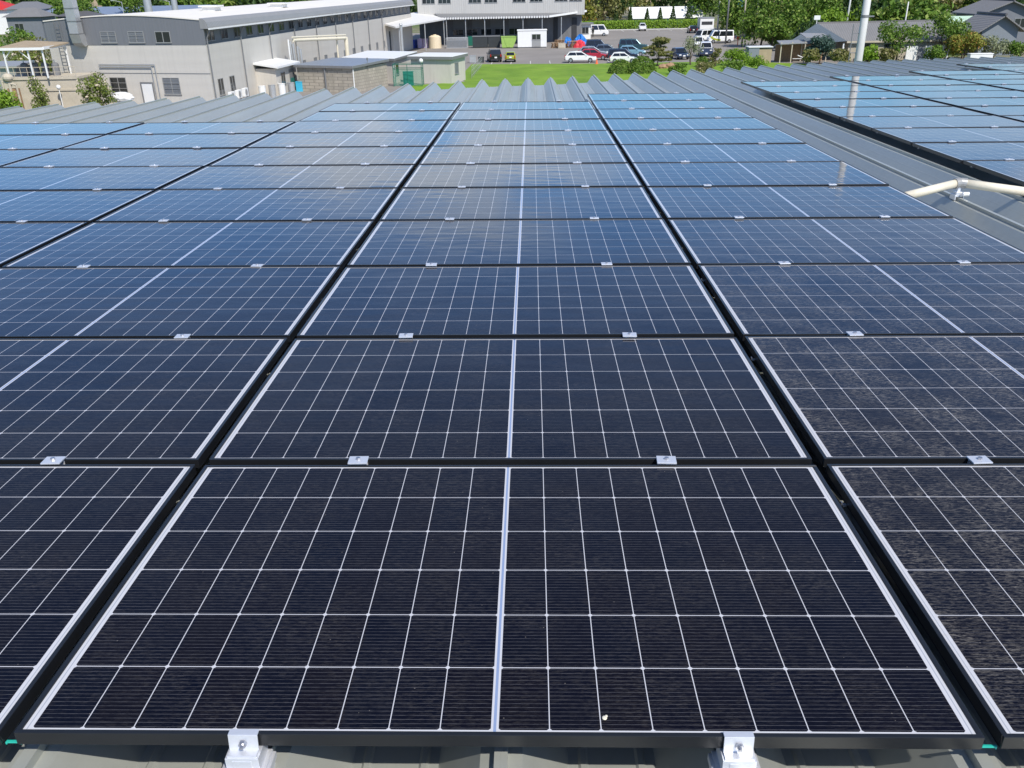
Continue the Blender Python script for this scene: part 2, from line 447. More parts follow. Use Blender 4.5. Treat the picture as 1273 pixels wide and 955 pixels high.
M['red_roof'] = plain('red roof', (.55, .035, .03), .5, 0, .1, 1); M['blue_roof'] = plain('blue grey far roof', (.22, .27, .36), .5, .1, .08, .5)
M['orange'] = plain('orange plastic', (.85, .16, .05), .5, 0, .08, 6)
M['skyblue'] = plain('light blue sign', (.10, .38, .75), .5, 0, .1, .8)
M['rock'] = plain('brown rock', (.34, .21, .12), .9, 0, .3, 3)
M['skin'] = plain('skin', (.42, .26, .18), .6, 0, .05, 9); M['cloth_dark'] = plain('dark work clothes', (.025, .03, .028), .85, 0, .2, 6)
M['hill'] = plain('dry hillside', (.36, .27, .16), .95, 0, .2, .02)
M['line'] = plain('worn white line', (.6, .58, .54), .8, 0, .2, 2)
M['l_mid'] = leafy('mid green leaves', (0.044, 0.097, 0.016), (0.186, 0.310, 0.034), (0.310, 0.389, 0.093))
M['l_dark'] = leafy('dark evergreen leaves', (0.022, 0.058, 0.019), (0.092, 0.155, 0.041))
M['l_bright'] = leafy('bright leaves', (0.081, 0.176, 0.016), (0.297, 0.446, 0.041))
M['l_yellow'] = leafy('yellow green leaves', (0.149, 0.189, 0.027), (0.351, 0.338, 0.061), (0.405, 0.216, 0.054))
M['l_olive'] = leafy('olive leaves', (0.093, 0.109, 0.028), (0.310, 0.296, 0.093), (0.435, 0.373, 0.217))
M['l_blue'] = leafy('blue green leaves', (0.030, 0.068, 0.049), (0.115, 0.189, 0.149))
M['l_pale'] = leafy('pale grey green leaves', (0.162, 0.203, 0.101), (0.378, 0.392, 0.230))
M['l_flower'] = leafy('leaves with pale flowers', (0.074, 0.115, 0.019), (0.270, 0.324, 0.068), (0.702, 0.594, 0.459))

# ------------------------------------------------------------------ ground
def sheet(name, poly, z, mat):
    b = MB(); b.add([(x, y, z) for x, y in poly], [tuple(range(len(poly)))])
    return structure(b.build(name, mat))
sheet('ground', [(-900, -200), (900, -200), (900, 1500), (-900, 1500)], G - .01, M['earth'])
sheet('yard', [(-46, 20), (44, 20), (44, 141), (40, 240), (-46, 240)], G, M['asphalt'])
sheet('lawn', [(-12.5, 40), (44, 40), (44, 128), (29, 141.2), (10, 141.2), (-7.2, 144.0), (-7.6, 122), (-6.4, 118), (-12.4, 114.5)], G + .03, M['lawn'])
sheet('grass_verge', [(-46, 60), (-46, 101), (-60, 106), (-120, 200), (-160, 200), (-160, 60)], G + .02, M['lawn'])
ln = MB()
for k in range(9): ln.box(21 + k * 2.6, 229.5, G + .004, 21.15 + k * 2.6, 235, G + .008)
for k in range(8): ln.box(-4.5 + k * 2.7, 143.4 - k * .25, G + .034, -4.38 + k * 2.7, 148, G + .038)
structure(ln.build('parking_marking', M['line']))
kb = MB(); kb.box(5, 236.4, G, 42, 236.7, G + .14); structure(kb.build('kerb', M['concrete']))
hl = MB(ex=(1, 0), ey=(0, 1))
vs = []; fs = []
for i in range(41):
    x = -420 + i * 25
    hgt = 7 + 7 * math.sin(i * .7) + 5 * math.sin(i * 1.9 + 1) + (10 if x > 60 else -4)
    vs += [(x, 480, G - 1), (x, 620, G + max(2, hgt)), (x, 900, G - 1)]
for i in range(40):
    a = i * 3
    fs += [(a, a + 3, a + 4, a + 1), (a + 1, a + 4, a + 5, a + 2)]
hl.add(vs, fs); structure(hl.build('hill', M['hill'], smooth=True))

# ------------------------------------------------------------------ the roof we stand on
EDGE = [(-14, 10.5), (-7.4, 15.7), (-4.96, 17.4), (-3.07, 18.9), (-.44, 21.1), (.5, 21.5), (1.5, 21.8), (2.5, 22.5), (3.6, 23.4), (6, 25.1), (9.2, 27.3), (13.4, 28.9), (15.4, 29.5), (24, 33.5)]
def edge(x):
    for (a, b), (c, d) in zip(EDGE, EDGE[1:]):
        if a <= x <= c: return b + (d - b) * (x - a) / (c - a)
    return EDGE[0][1] if x < EDGE[0][0] else EDGE[-1][1]
def on_roof(o, x=0, y=0, z=0, rx=0, ry=0, rz=0):
    from mathutils import Euler
    o.matrix_world = ROOF @ Matrix.Translation((x, y, z)) @ Euler((rx, ry, rz)).to_matrix().to_4x4()
    return o
VZ = -.245
prof = [(-.15, VZ), (-.045, -.112), (-.014, -.108), (-.014, -.085), (.014, -.085), (.014, -.108), (.045, -.112), (.15, VZ),
        (.172, VZ), (.178, VZ + .006), (.19, VZ + .006), (.196, VZ), (.304, VZ), (.31, VZ + .006), (.322, VZ + .006), (.328, VZ)]
bt = thing('factory_roof', 'long grey folded metal roof with sawtooth far edge under the solar panels', 'roof', (0, 0, 0))
rb = MB(); row0 = []; row1 = []
for k in range(-28, 48):
    for dx, z in prof:
        x = k * .5 - .01 + dx
        row0.append((x, -3.2, z)); row1.append((x, edge(x) + (0.02 if z > -.2 else 0), z))
n = len(row0)
rb.add(row0 + row1, [(i, i + 1, n + i + 1, n + i) for i in range(n - 1)])
on_roof(rb.build('roof_sheet', M['roof'], clean=False), 0, 0, 0).parent = bt
wb = MB()
wp = [(-13.5, -2.5)] + [(x, y - .6) for x, y in EDGE if x > -13.9] + [(23, -2.5)]
wb.prism(wp, G, -.95)
w = wb.build('wall', M['wall_beige2'], bt)

# --- solar panels
ORD = ['zeroth', 'first', 'second', 'third', 'fourth', 'fifth', 'sixth', 'seventh', 'eighth', 'ninth', 'tenth', 'eleventh', 'twelfth']
def make_panel():
    t = thing('solar_panel', 'panel', 'solar panel', (0, 0, 0), group='solar panels in rows on the metal roof')
    f = MB(); h = -.031
    for (x0, y0, x1, y1) in ((0, 0, PW, FR), (0, PD - FR, PW, PD), (0, FR, FR, PD - FR), (PW - FR, FR, PW, PD - FR)):
        f.box(x0, y0, h, x1, y1, 0)
    f.build('frame', M['frame'], t, bevel=.0012)
    gb = MB(); gb.box(FR + .0005, FR + .0005, -.010, PW - FR - .0005, PD - FR - .0005, -.003)
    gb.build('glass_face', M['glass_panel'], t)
    lg = MB(); lg.box(-.017, PD * .82, -.034, 0, PD * .82 + .012, -.028); lg.box(-.017, PD * .82, -.034, -.013, PD * .82 + .012, -.02)
    lg.build('earth_clip', M['bolt'], t)
    return t
proto = make_panel()
used = False
# columns: left x, first row, last row, words
COLS = [(0, 0, 10, 'the middle column', 1), (PX, 0, 11, 'the column right of the middle', 1), (-PX, 0, 10, 'the column left of the middle', 1),
        (-2 * PX, 2, 8, 'second column left of the middle', 0), (-3 * PX, 5, 8, 'leftmost column', 0),
        (5.07, 4, 13, 'first column of right array', 0), (7.13, 7, 14, 'second column of right array', 0),
        (9.19, 10, 15, 'third column of right array', 0), (11.25, 14, 17, 'farthest column of right array', 0)]
for x0, r0, r1, words, near in COLS:
    for r in range(r0, r1 + 1):
        o = proto if not used else copy_tree(proto); used = True
        k = r + 1 if near else r1 - r + 1
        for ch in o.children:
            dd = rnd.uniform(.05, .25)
            if x0 == PX: dd = (.85, 1.0, .8, .55, .35)[r] if r < 5 else .12  # sparkle and sheen off this column's glass, painted as strong grain
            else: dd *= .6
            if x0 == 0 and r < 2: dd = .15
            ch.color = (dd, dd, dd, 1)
        o['label'] = 'black framed solar panel, %s from the %s in %s' % (ORD[k], 'front' if near else 'far end', words)
        on_roof(o, x0 + rnd.uniform(-.003, .003), r * PY + rnd.uniform(-.003, .003), rnd.uniform(-.002, .002), R(rnd.uniform(-.12, .12)), R(rnd.uniform(-.1, .1)), R(rnd.uniform(-.05, .05)))

# --- clamps
def make_mid():
    t = thing('panel_clamp', 'clamp', 'clamp', (0, 0, 0), group='silver clamps between the panel rows')
    b = MB(); b.box(-.031, -.027, .001, .031, .027, .006); b.box(-.028, -.0165, -.03, .028, -.0135, .001); b.box(-.028, .0135, -.03, .028, .0165, .001)
    b.build('clamp_plate', M['clamp'], t, bevel=.001)
    b = MB(); b.tube((0, 0, .006), (0, 0, .013), .0075, n=6); b.tube((0, 0, -.06), (0, 0, .006), .004, n=8); b.build('bolt', M['bolt'], t)
    b = MB(); b.box(-.05, -.0155, -.075, .045, .0155, -.045); b.box(-.05, -.03, -.1, .05, .03, -.075); b.build('clamp_base', M['clamp'], t, bevel=.001)
    return t
def make_far():
    b = MB(); b.box(-.04, -.028, .001, .04, .028, .007); b.box(-.03, -.016, -.075, .03, .016, .001); b.tube((0, 0, .007), (0, 0, .014), .008, n=6)
    return tag(b.build('panel_clamp', M['clamp']), 'clamp', 'clamp', 'silver clamps between the panel rows')
def make_end():
    t = thing('end_clamp', 'clamp', 'clamp', (0, 0, 0), group='large silver clamps at the front edge')
    b = MB()
    b.front([(.009, .001), (.009, .0045), (-.009, .0045), (-.0135, -.030), (-.034, -.030), (-.034, -.034), (-.0105, -.034), (-.0055, .001)], -.030, .030)
    b.build('clamp_plate', M['clamp'], t, bevel=.0008)
    b = MB(); b.box(-.034, -.037, -.068, .034, .03, -.034); b.box(-.020, -.0385, -.064, .020, -.037, -.040); b.build('clamp_block', M['clamp'], t, bevel=.0015)
    b = MB(); b.box(-.043, -.050, -.080, .043, .034, -.068); b.box(-.043, -.050, -.135, -.030, .034, -.080); b.box(.030, -.050, -.135, .043, .034, -.080); b.box(-.050, -.058, -.088, -.043, .03, -.072); b.box(.043, -.058, -.088, .050, .03, -.072)
    b.build('clamp_base', M['clamp'], t, bevel=.0015)
    b = MB(); b.tube((0, -.0115, -.013), (0, -.0195, -.0145), .0085, n=6); b.tube((0, -.0195, -.0145), (0, -.027, -.016), .0045, n=8); b.build('bolt', M['bolt'], t)
    b = MB(); b.tube((-.062, -.036, -.104), (.062, -.036, -.104), .005, n=8); b.tube((-.056, -.036, -.104), (-.043, -.036, -.104), .010, n=6); b.tube((.043, -.036, -.104), (.056, -.036, -.104), .010, n=6); b.build('bolt', M['bolt'], t)
    return t
mid, far, endc = make_mid(), make_far(), make_end()
um = uf = ue = False
for x0, r0, r1, words, near in COLS:
    ribs = [x0 + .49, x0 + 1.49] if x0 < 5 else [math.ceil(x0 * 2) / 2 + (0 if x0 > 9 and x0 < 11 else 0) + d - .01 for d in (0, 1.0)]
    if 5 < x0 < 6: ribs = [5.49, 6.49]
    for gix in range(r0, r1 + 2):
        for side, x in zip(('left', 'right'), ribs):
            y = gix * PY - (PY - PD) / 2
            if gix == r0 and near:
                if x0 == -PX: continue
                o = endc if not ue else copy_tree(endc); ue = True
                on_roof(o, x - .02, 0, 0)
                o['label'] = 'large silver end clamp, %s half of front edge, %s' % (side, words)
                continue
            if gix == r0: continue
            if gix <= 5 and x0 < 5:
                o = mid if not um else copy_tree(mid); um = True
            else:
                o = far if not uf else far.copy()
                if uf: COL.objects.link(o)
                uf = True
            if near: kk = 'far end' if gix == r1 + 1 else ORD[gix] + ' gap from the front'
            else: kk = 'far end' if gix == r1 + 1 else ORD[r1 + 1 - gix] + ' gap from far end'
            o['label'] = 'silver clamp, %s half, %s, %s' % (side, kk, words)
            on_roof(o, x + rnd.uniform(-.008, .008), y + (.012 if gix == r1 + 1 else 0), rnd.uniform(0, .002), 0, 0, R(rnd.uniform(-3, 3)))
# teal clips at the front ends of the two open gaps
for x, side in ((-.0185, 'left'), (1.9815, 'right')):
    t = MB(); t.box(-.0172, 0, -.039, .0172, .007, -.0355); t.box(-.0172, 0, -.043, -.014, .007, -.039); t.box(.014, 0, -.043, .0172, .007, -.039)
    on_roof(tag(t.build('teal_clip', M['teal'], bevel=.0008), 'small teal plastic clip at the front end of the gap %s of the middle panel' % side, 'clip', 'teal clips on the roof ribs'), x, .012, 0)
dp = MB(); dp.ball((0, 0, .001), .0055, .007, .002); dp.ball((.004, .006, .0006), .003, .004, .0015)
on_roof(tag(dp.build('bird_dropping', M['cream'], smooth=True), 'tiny pale dried speck near the front edge of the middle front panel', 'dropping'), 1.205, .055, -.002)

# --- beige conduit bridging the bare strip of roof
t = thing('cable_conduit', 'beige plastic cable conduit bridging the bare roof strip to the right array', 'conduit', (0, 0, 0))
def bent(pts, r, n=12):
    b = MB()
    for a, c in zip(pts, pts[1:]): b.tube(a, c, r, n=n)
    for q in pts[1:-1]: b.ball(q, r, r, r, 12, 8)
    return b
pts = [(3.99, 6.34, -.042), (4.47, 6.56, .018)]
on_roof(bent(pts, .033).build('left_tube', M['beige'], smooth=True)).parent = t
pts = [(4.51, 6.562, .018), (5.045, 6.45, -.042)]
on_roof(bent(pts, .033).build('right_tube', M['beige'], smooth=True)).parent = t
b = MB(); b.tube((4.445, 6.549, .015), (4.492, 6.566, .02), .040, n=16); b.tube((4.492, 6.566, .02), (4.54, 6.556, .015), .040, n=16); on_roof(b.build('coupling', M['alu'])).parent = t
b = MB(); b.box(4.463, 6.52, -.082, 4.517, 6.60, -.045); b.box(4.478, 6.545, -.045, 4.502, 6.575, -.012); b.box(4.452, 6.51, -.105, 4.463, 6.61, -.065); b.box(4.517, 6.51, -.105, 4.528, 6.61, -.065)
b.tube((4.50, 6.49, -.055), (4.55, 6.49, -.055), .018, n=10)
on_roof(b.build('rib_bracket', M['clamp'], bevel=.002)).parent = t

# ------------------------------------------------------------------ vegetation
def crown(b, seed, c, rx, ry, rz, n, leaf, blobs=9, fill=.35):
    q = random.Random(seed)
    subs = []
    for k in range(blobs):
        th = q.uniform(0, 2 * math.pi); ph = math.acos(q.uniform(-.75, 1)); f = q.uniform(.45, .78)
        subs.append((c[0] + rx * f * math.sin(ph) * math.cos(th), c[1] + ry * f * math.sin(ph) * math.sin(th), c[2] + rz * f * math.cos(ph), q.uniform(.3, .52)))
    for i in range(n):
        s = subs[q.randrange(blobs)]
        d = Vector((q.gauss(0, 1), q.gauss(0, 1), q.gauss(0, 1))).normalized()
        rr = s[3] * (q.uniform(.75, 1.08) if q.random() > fill else q.uniform(.2, .9))
        p = Vector((s[0] + d.x * rx * rr, s[1] + d.y * ry * rr, s[2] + d.z * rz * rr))
        leafq(b, q, p, d, leaf)
def leafq(b, q, p, d, leaf):
    nrm = (d * .9 + Vector((q.gauss(0, .6), q.gauss(0, .6), q.gauss(.25, .6)))).normalized()
    u = nrm.orthogonal().normalized(); v = nrm.cross(u)
    a = q.uniform(0, 6.3); u, v = u * math.cos(a) + v * math.sin(a), v * math.cos(a) - u * math.sin(a)
    s = leaf * q.uniform(.55, 1.25); w = s * q.uniform(.4, .75)
    k = len(b.v)
    b.v += [tuple(p - u * s), tuple(p + v * w + nrm * s * .2), tuple(p + u * s), tuple(p - v * w + nrm * s * .2)]
    b.f += [(k, k + 1, k + 2), (k, k + 2, k + 3)]
def cone_crown(b, seed, h, r, z0, n, leaf, tiers=9):
    q = random.Random(seed)
    for i in range(n):
        t = q.random() ** 1.3
        tt = (math.floor(t * tiers) + q.random() ** .6) / tiers
        rad = r * (1 - math.floor(t * tiers) / tiers) * (1.05 - .35 * (tt * tiers % 1))
        th = q.uniform(0, 6.283); rr = rad * q.uniform(.55, 1.05)
        p = Vector((rr * math.cos(th), rr * math.sin(th), z0 + (h - z0) * tt - rr * .12))
        leafq(b, q, p, Vector((math.cos(th), math.sin(th), .2)), leaf)
def trunk_mb(seed, h, r, spread, z1):
    q = random.Random(seed + 99); b = MB()
    x = y = 0; pts = [(0, 0, -.2)]
    for k in range(1, 4):
        x += q.uniform(-.06, .06) * h; y += q.uniform(-.06, .06) * h
        pts.append((x, y, h * k / 3))
    for k in range(3): b.tube(pts[k], pts[k + 1], r * (1 - k * .22), r * (1 - (k + 1) * .22), 8)
    for k in range(6):
        a = q.uniform(0, 6.28); s = pts[1 + k % 3]
        e = (s[0] + math.cos(a) * spread * q.uniform(.5, .85), s[1] + math.sin(a) * spread * q.uniform(.5, .85), s[2] + (z1 - s[2]) * q.uniform(.35, .75))
        b.tube(s, e, r * .42, r * .12, 6)
    return b
def tree(name, label, cat, xy, h, rx, mat, n=1600, leaf=.24, ry=None, base=None, kind='round', seed=1, group=None, blobs=10, z=G, tr=None):
    t = thing(name, label, cat, (xy[0], xy[1], z), group=group)
    ry = ry or rx
    cb = MB()
    if kind == 'cone':
        cone_crown(cb, seed, h, rx, h * .08 if base is None else base, n, leaf)
        trunk_mb(seed, h * .6, .05 + h * .012, rx * .3, h * .6).build('trunk', M['bark'], t)
    elif kind == 'dome':            # clipped close: leaves lie on one rounded skin
        q = random.Random(seed)
        for i in range(n):
            d = Vector((q.gauss(0, 1), q.gauss(0, 1), abs(q.gauss(0, 1)))).normalized(); f = q.uniform(.9, 1.04) * (1 + .05 * math.sin(d.x * 5 + seed) * math.cos(d.y * 6))
            leafq(cb, q, Vector((d.x * rx * f, d.y * ry * f, d.z * h * f)), d, leaf)
        trunk_mb(seed, h * .5, .06, rx * .5, h * .7).build('trunk', M['bark'], t)
    elif kind == 'layers':          # cloud pruned pads on bare limbs
        q = random.Random(seed)
        for k in range(17):
            f = k / 16; a = q.uniform(0, 6.28); rr = rx * (1 - f * .75) * .7
            crown(cb, seed * 31 + k, (rr * math.cos(a), rr * math.sin(a), base + (h - base) * f), rx * .55, ry * .55, h * .09, n // 17, leaf, 4, .3)
        trunk_mb(seed, h * .7, .1, rx * .8, h * .8).build('trunk', M['bark'], t)
    else:
        base = h * .25 if base is None else base
        rz = (h - base) / 2
        crown(cb, seed, (0, 0, base + rz), rx, ry, rz * 1.05, n, leaf, blobs)
        trunk_mb(seed, base + rz * .8, tr or (.06 + h * .016), rx * .7, h * .85).build('trunk', M['bark'], t)
    cb.build('crown', M[mat], t, clean=False)
    return t

# ------------------------------------------------------------------ building parts
def window(t, fx, x0, x1, z0, z1, y=0, mull=1, pane='glass', frame='alu', label=None, bars=0):
    """a framed window on the wall y = const (y outwards is negative); fx = (ex, ey)"""
    d = .05; f = MB(*fx)
    f.box(x0, y - d, z0, x0 + .06, y, z1); f.box(x1 - .06, y - d, z0, x1, y, z1)
    f.box(x0 + .06, y - d, z1 - .06, x1 - .06, y, z1); f.box(x0 - .04, y - d - .04, z0 - .03, x1 + .04, y, z0 + .05)
    for k in range(1, mull + 1):
        xm = x0 + (x1 - x0) * k / (mull + 1); f.box(xm - .035, y - d - .003, z0 + .05, xm + .035, y - .002, z1 - .06)
    for k in range(bars): zz = z0 + (z1 - z0) * (k + 1) / (bars + 1); f.box(x0 + .06, y - d - .02, zz - .02, x1 - .06, y - d, zz + .02)
    w = f.build('window', M[frame], t)
    p = MB(*fx); p.box(x0 + .06, y - .02, z0 + .05, x1 - .06, y - .004, z1 - .06); p.build('pane', M[pane], w)
    if label: w['label'] = label
    return w

# ------------------------------------------------------------------ long factory on the left
A = (-28.6, 94.7)
a1, a2 = R(15), R(6)
E1 = (-math.cos(a1), math.sin(a1)); E2 = (math.sin(a2), math.cos(a2))
Lw, Ld, H1 = 17.0, 88.0, 6.65
def mbA(): return MB(E1, E2)
fe = (E1, E2)                              # end wall: x along the wall to the left, y into the building
fs = ((-E2[0], -E2[1]), E1)                # long side: x runs back towards the camera, y into the building
b1 = thing('factory_building', 'long low beige and grey factory with pale roof and clerestory windows, left', 'building', (A[0], A[1], G))
mbA().box(0, 0, 0, Lw, Ld, 5.38).build('wall', M['wall_beige'], b1)
arch = [(.25 + (Lw - .25) * k / 12, H1 + .80 + .42 * math.sin(math.pi * k / 12)) for k in range(13)]
uw = mbA(); up_ = [(-.02, 5.38), (-.02, H1 + .0)] + [(x, z - .1) for x, z in arch] + [(Lw, 5.38)]
nu = len(up_)
uw.add([(x, -.03, z) for x, z in up_] + [(x, .12, z) for x, z in up_], [tuple(range(nu)), tuple(range(nu, 2 * nu))[::-1]] + [(i, nu + i, nu + (i + 1) % nu, (i + 1) % nu) for i in range(nu)])
uw.build('upper_end_wall', M['wall_grey'], b1)
mbA().box(.15, .13, 5.38, Lw, Ld - .1, H1 - .02).build('clerestory_wall', M['rack_dark'], b1)
fb = mbA()
fb.front([(.0, 0), (.0, 0)], 0, 0) if False else None
# rounded side fascia, overhanging
fp = [(-.55, H1 + .02), (-.55, H1 + .18), (-.42, H1 + .55), (-.18, H1 + .78), (.25, H1 + .86), (.25, H1 + .02)]
nfp = len(fp)
fb.add([(x, -.06, z) for x, z in fp] + [(x, Ld, z) for x, z in fp], [tuple(range(nfp)), tuple(range(nfp, 2 * nfp))[::-1]] + [(i, nfp + i, nfp + (i + 1) % nfp, (i + 1) % nfp) for i in range(nfp)])
fb.build('side_fascia', M['fascia'], b1)
g1 = mbA(); g1.box(-.68, -.06, H1 - .06, -.55, Ld, H1 + .06); g1.build('gutter', M['white'], b1)
rf = mbA()
rp = [(x, z - .09) for x, z in arch[::-1]] + arch
nr = len(rp)
rf.add([(x, -.1, z) for x, z in rp] + [(x, Ld, z) for x, z in rp], [tuple(range(nr)), tuple(range(nr, 2 * nr))[::-1]] + [(i, nr + i, nr + (i + 1) % nr, (i + 1) % nr) for i in range(nr)])
roof1 = rf.build('roof', M['roof_white'], b1)
for sx, ty, w_ in ((5.5, 14, 1.5), (3.6, 30, 1.6)):
    v = mbA(); zc = H1 + .80 + .42 * math.sin(math.pi * sx / Lw) - .03
    v.box(sx - w_ / 2, ty, zc, sx + w_ / 2, ty + 1.6, zc + .35)
    v.box(sx - w_ * .72, ty - .2, zc + .35, sx + w_ * .72, ty + 1.8, zc + .5); v.build('roof_vent', M['white'], roof1)
for k in range(26):                       # clerestory lights along the side
    y0 = .9 + k * 3.3
    window(b1, fs, -(y0 + 1.7), -y0, 5.62, 6.5, y=.15, mull=1, frame='trim')
for x0, x1, dark in ((3.5, 5.1, True), (6.3, 8.0, False), (9.3, 11.0, False)):
    window(b1, fe, x0, x1, 5.55, 6.5, y=-.03, pane='glass' if dark else 'shutter', bars=0 if dark else 2, mull=1)
window(b1, fe, 3.4, 5.2, 1.2, 2.65, mull=1, pane='shutter', bars=2); window(b1, fe, 9.2, 11.0, 1.2, 2.65, mull=1, pane='glass', bars=2)
d = mbA(); d.box(6.3, -.06, 0, 6.42, 0, 2.25); d.box(7.58, -.06, 0, 7.7, 0, 2.25); d.box(6.42, -.06, 2.13, 7.58, 0, 2.25)
dr = d.build('door', M['trim'], b1); d = mbA(); d.box(6.43, -.03, .02, 7.57, -.004, 2.12); d.build('door_leaf', M['white'], dr)
for y0 in (1.4, 4.3): window(b1, fs, -(y0 + 1.3), -y0, 1.0, 2.45, y=0, mull=1, pane='glass', frame='alu')
for k in range(11): window(b1, fs, -(27 + k * 4.4 + 1.2), -(27 + k * 4.4), 1.5, 2.3, y=0, mull=1, pane='shutter', frame='alu')
for k in range(9):                        # downpipes
    y = .25 + k * 8.3
    p = mbA(); p.tube((-.12, y, 0), (-.12, y, 5.9), .06, n=8); p.tube((-.12, y, 5.9), (-.6, y, H1 - .05), .06, n=8); p.build('downpipe', M['trim'], b1)
p = mbA(); p.box(-.025, -.025, 2.98, Lw, 0, 3.03); p.build('seam_strip', M['trim'], b1)
p = mbA(); p.tube((11.8, -.12, 3.75), (5.7, -.12, 3.75), .05, n=8); p.tube((5.7, -.12, 3.75), (5.7, -.12, .3), .05, n=8)
p.tube((11.8, -.12, 3.55), (6.1, -.12, 3.55), .05, n=8); p.tube((6.1, -.12, 3.55), (6.1, -.12, .3), .05, n=8); p.build('wall_conduit', M['galv'], b1)
l = mbA()
for x in (15.2, 15.75): l.box(x, -.22, 1.0, x + .05, -.17, 7.4)
for k in range(20): l.box(15.25, -.215, 1.2 + k * .3, 15.75, -.185, 1.23 + k * .3)
l.build('wall_ladder', M['trim'], b1)
# tall rectangular duct with an elbow into the end wall
t = thing('exhaust_duct', 'tall square galvanised exhaust duct rising above the factory end wall', 'duct', (A[0], A[1], G))
dk = mbA(); x0, x1 = 12.65, 13.65
dk.box(x0, -1.15, 6.35, x1, -.25, 11.5); dk.build('shaft', M['galv'], t)
el = mbA(); el.side([(x0 - .05, 0), (x1 + .05, 0)], 0, 0) if False else None
el.front([(-1.17, 6.36), (-.23, 6.36), (-.03, 6.1), (-.03, 5.35), (-.45, 5.28), (-.95, 5.6)], x0 - .03, x1 + .03); el.build('elbow', M['galv'], t)
for z in (6.36, 7.4, 8.45, 9.5, 10.5):
    fl = mbA(); fl.box(x0 - .05, -1.2, z, x1 + .05, -.2, z + .05); fl.build('flange', M['trim'], t)

# lean-to porch on the long side
t = thing('porch_hut', 'small beige lean-to hut with white roof and teal door on the factory side', 'hut', (A[0], A[1], G))
h = mbA(); h.box(-2.3, 11.5, 0, 0, 18.0, 2.55); h.build('wall', M['wall_beige2'], t)
h = mbA(); h.add([(-2.75, 11.1, 2.6), (.0, 11.1, 2.95), (0, 18.4, 2.95), (-2.75, 18.4, 2.6), (-2.75, 11.1, 2.78), (0, 11.1, 3.13), (0, 18.4, 3.13), (-2.75, 18.4, 2.78)],
                 [(0, 3, 2, 1), (4, 5, 6, 7), (0, 1, 5, 4), (1, 2, 6, 5), (2, 3, 7, 6), (3, 0, 4, 7)]); h.build('roof', M['white'], t)
window(t, ((-E2[0], -E2[1]), E1), -14.2, -12.9, .95, 2.1, y=-2.3, mull=1)
d = MB((-E2[0], -E2[1]), E1); d.box(-17.2, -2.36, 0, -15.6, -2.3, 2.2); dr = d.build('door', M['trim'], t)
d = MB((-E2[0], -E2[1]), E1); d.box(-17.1, -2.385, .03, -15.7, -2.362, 1.35); d.build('door_leaf', M['teal_door'], dr)
for k in range(4):
    x, y = -26.3 + k * .75, 103.6 + k * 1.1
    b = MB(); b.tube((0, 0, 0), (0, 0, 1.1), .36, n=14); b.tube((0, 0, 1.1), (0, 0, 1.16), .38, n=14); b.tube((.15, 0, 1.16), (.15, 0, 1.2), .05)
    o = tag(b.build('drum', M['white' if k % 2 == 0 else 'galv'], loc=(x, y, G)), '%s drum in the row before the lean-to hut, %s from the front' % ('white' if k % 2 == 0 else 'grey steel', ORD[k + 1]), 'drum', 'drums beside the lean-to hut')
b = MB(); b.box(-.35, -.3, 0, .35, .3, .9); b.box(-.37, -.32, .9, .37, .32, .98); tag(b.build('blue_crate', plain('cyan crate', (.05, .42, .62), .5), loc=(-23.9, 110.2, G)), 'cyan blue crate by the teal door of the lean-to hut', 'crate')

for k in range(3):
    t = thing('air_conditioner', 'white outdoor air conditioner by the factory side windows, %s from the front' % ORD[k + 1], 'air conditioner', (A[0] + 1.0 + k * .18, A[1] + 2.4 + k * 1.75, G), R(84), 'air conditioners beside the factory')
    b = MB(); b.box(-.45, -.17, .5, .45, .17, 1.25); b.build('casing', M['white'], t, bevel=.02)
    b = MB(); b.tube((-.1, -.175, .88), (-.1, -.19, .88), .29, n=18); b.build('fan_grille', M['alu'], t)
    b = MB(); b.box(-.4, -.15, 0, -.34, .15, .5); b.box(.34, -.15, 0, .4, .15, .5); b.box(-.34, -.03, .44, .34, .03, .5); b.build('stand', M['galv'], t)

# cream pipe gantry with silver lagged pipes
t = thing('pipe_gantry', 'cream pipe gantry with silver lagged pipes beside the factory wall', 'pipe gantry', (0, 0, 0))
gx0, gy0, gx1, gy1 = -25.1, 115.0, -21.7, 129.0
b = MB(); b.tube((gx0, gy0, G + 4.7), (gx1, gy1, G + 4.2), .17, n=10); b.tube((gx0, gy0 - .3, G + 5.0), (gx1, gy1, G + 4.55), .08, n=8)
b.build('beam_pipe', M['cream'], t)
b = MB(); b.tube((gx1, gy1, G), (gx1, gy1, G + 4.3), .24, n=10); b.tube((gx1 - .8, gy1 - 2, G), (gx1 - .8, gy1 - 2, G + 4.3), .1, n=8); b.build('post', M['cream'], t)
b = MB()
for k in range(4):
    q = rnd.uniform(-.1, .1); b.tube((gx0 + k * .32 - .3, gy0 + q, G), (gx0 + k * .32 - .3 + q, gy0 + q, G + 4.6 - k * .25), .13, n=8)
b.build('lagged_pipe', M['galv'], t)
b = MB(); b.tube((gx0 - .45, gy0 - .5, G), (gx0 - .45, gy0 - .5, G + 4.8), .09, n=8); b.build('post', M['white'], t)
b = MB(); b.box(gx0 - .1, gy0 - .9, G, gx0 + .6, gy0 - .3, G + .8); b.tube((gx0 + .6, gy0 - .6, G + .5), (gx0 + 1.2, gy0 - .6, G + .5), .16); b.build('pump', M['trim'], t)

